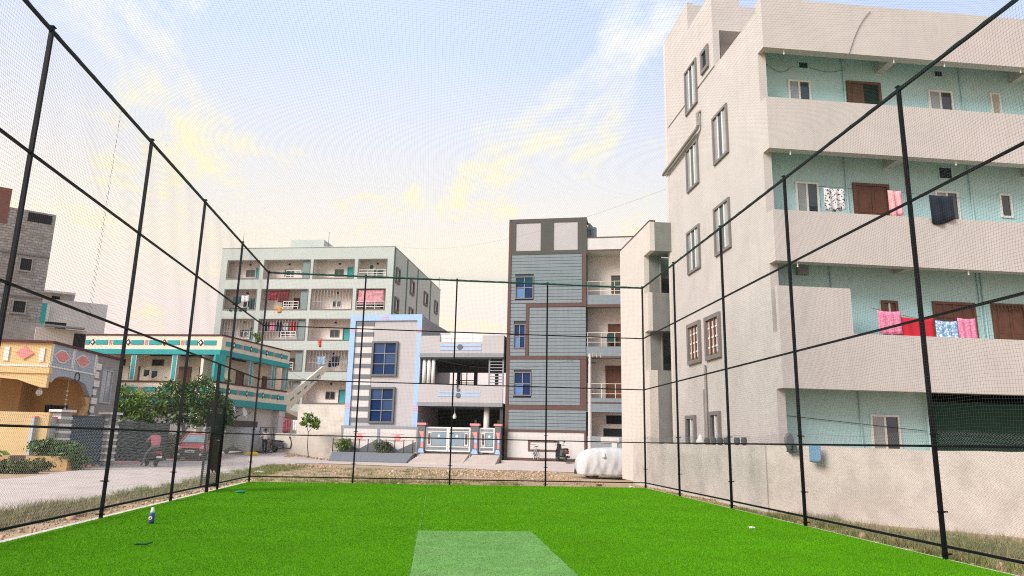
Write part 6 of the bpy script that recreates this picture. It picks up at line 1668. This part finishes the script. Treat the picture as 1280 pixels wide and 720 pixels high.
stand = dict(pelvis=(0, 0, .92), belly=(.0, 0, 1.08), chest=(.01, 0, 1.28), neck=(.01, 0, 1.43), chin=(.03, 0, 1.49), head=(.035, 0, 1.56), crown=(.03, 0, 1.64),
             shL=(.0, .19, 1.37), elL=(-.04, .26, 1.1), wrL=(.08, .27, .90), haL=(.11, .26, .83), shR=(.0, -.19, 1.37), elR=(-.03, -.27, 1.1), wrR=(.18, -.22, 1.08), haR=(.25, -.20, 1.10),
             hiL=(0, .10, .90), knL=(.05, .12, .49), anL=(-.02, .12, .09), toL=(.14, .13, .035), hiR=(0, -.10, .90), knR=(.14, -.10, .50), anR=(.16, -.10, .09), toR=(.30, -.11, .035))
PXx, PYy = -11.35, 50.6
person((PXx, PYy, hz(PXx, PYy)), math.radians(-60), 'person in a white shirt and dark trousers standing by the iron gate', stand, F_WHT, F_NAVY)

# iron gate, yellow sack and washing by the annexe
IG = empty('iron_gate', (-11.9, 51.4, hz(-11.9, 51.4)), math.radians(-12), 'small black iron gate frame beside the standing person', 'gate')
mb = MB()
for x in (0, .98): mb.bar((x, 0, 0), (x, 0, 1.75), .05, .05)
for z in (.06, .9, 1.72): mb.bar((0, 0, z), (1.0, 0, z), .04, .04)
mb.build('frame', IRON, IG)
mb = MB()
for k in range(1, 8): mb.bar((k * .122, 0, .06), (k * .122, 0, 1.72), .014, .014)
mb.build('bars', IRON, IG)
ys_ = MB().loft([[(.45 * math.cos(t) * s, .28 * math.sin(t) * s, z + .02 * math.sin(3 * t)) for t in np.linspace(0, 2 * math.pi, 12, endpoint=False)] for s, z in ((.9, 0), (1.05, .08), (.95, .18), (.5, .24))])
tag(ys_.build('sack', mat('yellow_plastic', (0.72, 0.50, 0.03), var=0.15), None, (-11.75, 48.9, hz(-11.75, 48.9)), .2, smooth=True), 'bright yellow sack lying on the road by the shuttered house', 'sack')
for k, (x, m, l) in enumerate(((-10.6, fabric('maroon_print', (0.22, 0.04, 0.06), (0.35, 0.12, 0.10), 8), 'maroon printed cloth hanging by the annexe wall'), (-9.95, F_WHT, 'pale cloth hanging right of the maroon one'), (-9.5, F_NAVY, 'dark cloth hanging beside the pale one near the annexe'))):
    c = cloth('garment', -.28, .28, 0, 0, 1.0 if k == 0 else .75, m, l, 3, .03); c.location = (x, 53.6, 1.75 + .15 * k); c.rotation_euler[2] = aT
mb = MB(); mb.tube([(-11.2, 53.62, 2.85), (-9.9, 53.62, 2.70), (-9.0, 53.62, 2.78)], .01, 4); tag(mb.build('washing_line', IRON), 'washing line strung in front of the annexe wall', 'line')

# ------------------------------------------------------------------ pole and cables
PO = empty('utility_pole', (9.35, 43.6, hz(9.35, 43.6)), 0, 'slim pale concrete utility pole before the clad house balconies', 'pole')
mb = MB(); mb.tube([(0, 0, -.2), (0, 0, 6.75)], [.12, .085], 10); mb.build('shaft', mat('pole_concrete', (0.55, 0.52, 0.48), var=0.1), PO)
mb = MB(); mb.bar((-.12, 0, 6.5), (.75, 0, 6.5), .07, .07); mb.bar((-.12, 0, 6.2), (.4, 0, 6.2), .06, .06); mb.build('cross_arm', IRON, PO)
for x in (.2, .45, .7):
    mb = MB(); mb.lathe([(.05, 6.53), (.06, 6.6), (.03, 6.66), (.055, 6.72), (.02, 6.78)], 8, (x, 0, 0)); mb.build('insulator', mat('porcelain', (0.4, 0.33, 0.28), rough=0.3, var=0.1), PO)
def cable(p, q, sag, label, r=0.012, n=24):
    p = Vector(p); q = Vector(q); mb = MB(); o = (p + q) / 2
    mb.tube([p + (q - p) * t - Vector((0, 0, sag * 4 * t * (1 - t))) - o for t in np.linspace(0, 1, n)], r, 5)
    tag(mb.build('overhead_cable', IRON, None, o), label, 'cable')
cable(gpt(18.2, 0.1, 20.4), (9.42, 28.35, 12.2), 1.2, 'thin cable crossing the sky from the sage block to the cream block', 0.0035)
cable((9.8, 43.6, 6.65 + hz(9.35, 43.6)), (8.4, 46.9, 7.1), .25, 'short service cable from the pole to the clad house')
cable((9.6, 43.6, 6.7 + hz(9.35, 43.6)), bpt(5.3, -.1, 7.2), .9, 'long sagging cable from the pole to the blue framed house', 0.007)
cable(bpt(0.1, -.1, 5.6), tpt(9.2, 0, 6.9), .7, 'sagging cable between the blue framed house and the cream house', 0.008)

# ------------------------------------------------------------------ litter on and round the turf
bt = empty('spray_bottle', (-4.54, 12.76, 0.012), 0.5, 'blue bottle with white top standing on the turf', 'bottle')
BLUE = mat('blue_label', (0.02, 0.08, 0.28), rough=0.35, var=0.1)
mb = MB(); mb.lathe([(.040, 0), (.043, .01), (.043, .15), (.038, .165)], 18); mb.build('body', BLUE, bt, smooth=True)
mb = MB(); mb.lathe([(.041, 0.0), (.0445, .004), (.0445, .016)], 18); mb.build('base', DARK, bt)
mb = MB(); mb.lathe([(.0375, .165), (.030, .20), (.024, .215), (.024, .245), (.012, .247)], 18); mb.build('cap', WHITE, bt, smooth=True)
em_ = MB(Matrix.Rotation(-0.35 - 0.5 + .19, 4, 'Z')); em_.lathe([(.004, -.052), (.028, -.0505), (.029, -.036)], 14, (0, 0, .085), axis='y'); e1 = em_.build('emblem', WHITE, bt)
em_ = MB(Matrix.Rotation(-0.35 - 0.5 + .19, 4, 'Z')); em_.prism([(-.015, .075), (.0, .066), (.016, .080), (.006, .088), (.010, .10), (-.004, .108), (-.003, .09)], -.056, -.0515); em_.build('emblem_mark', mat('label_red', (0.6, 0.03, 0.04), var=0), e1)
GB_ = mat('green_plastic', (0.012, 0.22, 0.12), rough=0.35, var=0.1)
mb = MB(); mb.lathe([(.012, -.13), (.014, -.10), (.032, -.07), (.034, .10), (.03, .12), (.005, .125)], 14, axis='x'); tag(mb.build('fallen_bottle', GB_, None, (-4.87, 19.53, .045), .25, smooth=True), 'small green bottle lying on the far left turf', 'bottle')
st_ = MB(); st_.tube([(-.10, -.01, .012), (-.05, .01, .016), (.03, .0, .014), (.09, .012, .03), (.12, .02, .045)], [.010, .014, .014, .012, .006], 6); tag(st_.build('rubber_strip', mat('dark_green_rubber', (0.01, 0.05, 0.025), var=0.2), None, (-3.73, 10.27, 0.012)), 'dark green bent strip lying on the near left turf', 'strip')
def scrap(nm, loc, s, m, label):
    mb = MB(); v = [(s * a, s * b, s * c) for a, b, c in ((-1, -.5, 0), (-.2, -.7, .25), (.8, -.4, .05), (1, .3, .3), (.1, .6, .1), (-.8, .5, .35), (0, 0, .5))]
    mb.add(v + [(a, b, max(0, c - .02)) for a, b, c in v], [(0, 1, 6), (1, 2, 6), (2, 3, 6), (3, 4, 6), (4, 5, 6), (5, 0, 6), (7, 13, 8), (8, 13, 9), (9, 13, 10), (10, 13, 11), (11, 13, 12), (12, 13, 7)]); tag(mb.build(nm, m, None, loc), label, 'litter')
scrap('paper_scrap', (5.72, 12.92, 0.012), .06, WHITE, 'white paper scrap on the right side of the turf')
scrap('paper_scrap', (6.75, 24.72, -.01), .11, WHITE, 'white scrap at the foot of the far right cage corner')
scrap('paper_scrap', (-7.2, 31.5, hz(-7.2, 31.5)), .22, WHITE, 'white plastic scrap on the grass beyond the far left corner')
bk = MB().box(-.10, .10, -.05, .05, 0, .07); tag(bk.build('brick', REDBR, None, (6.0, 26.4, hz(6, 26.4)), .4), 'single orange brick lying before the covered white car', 'brick')
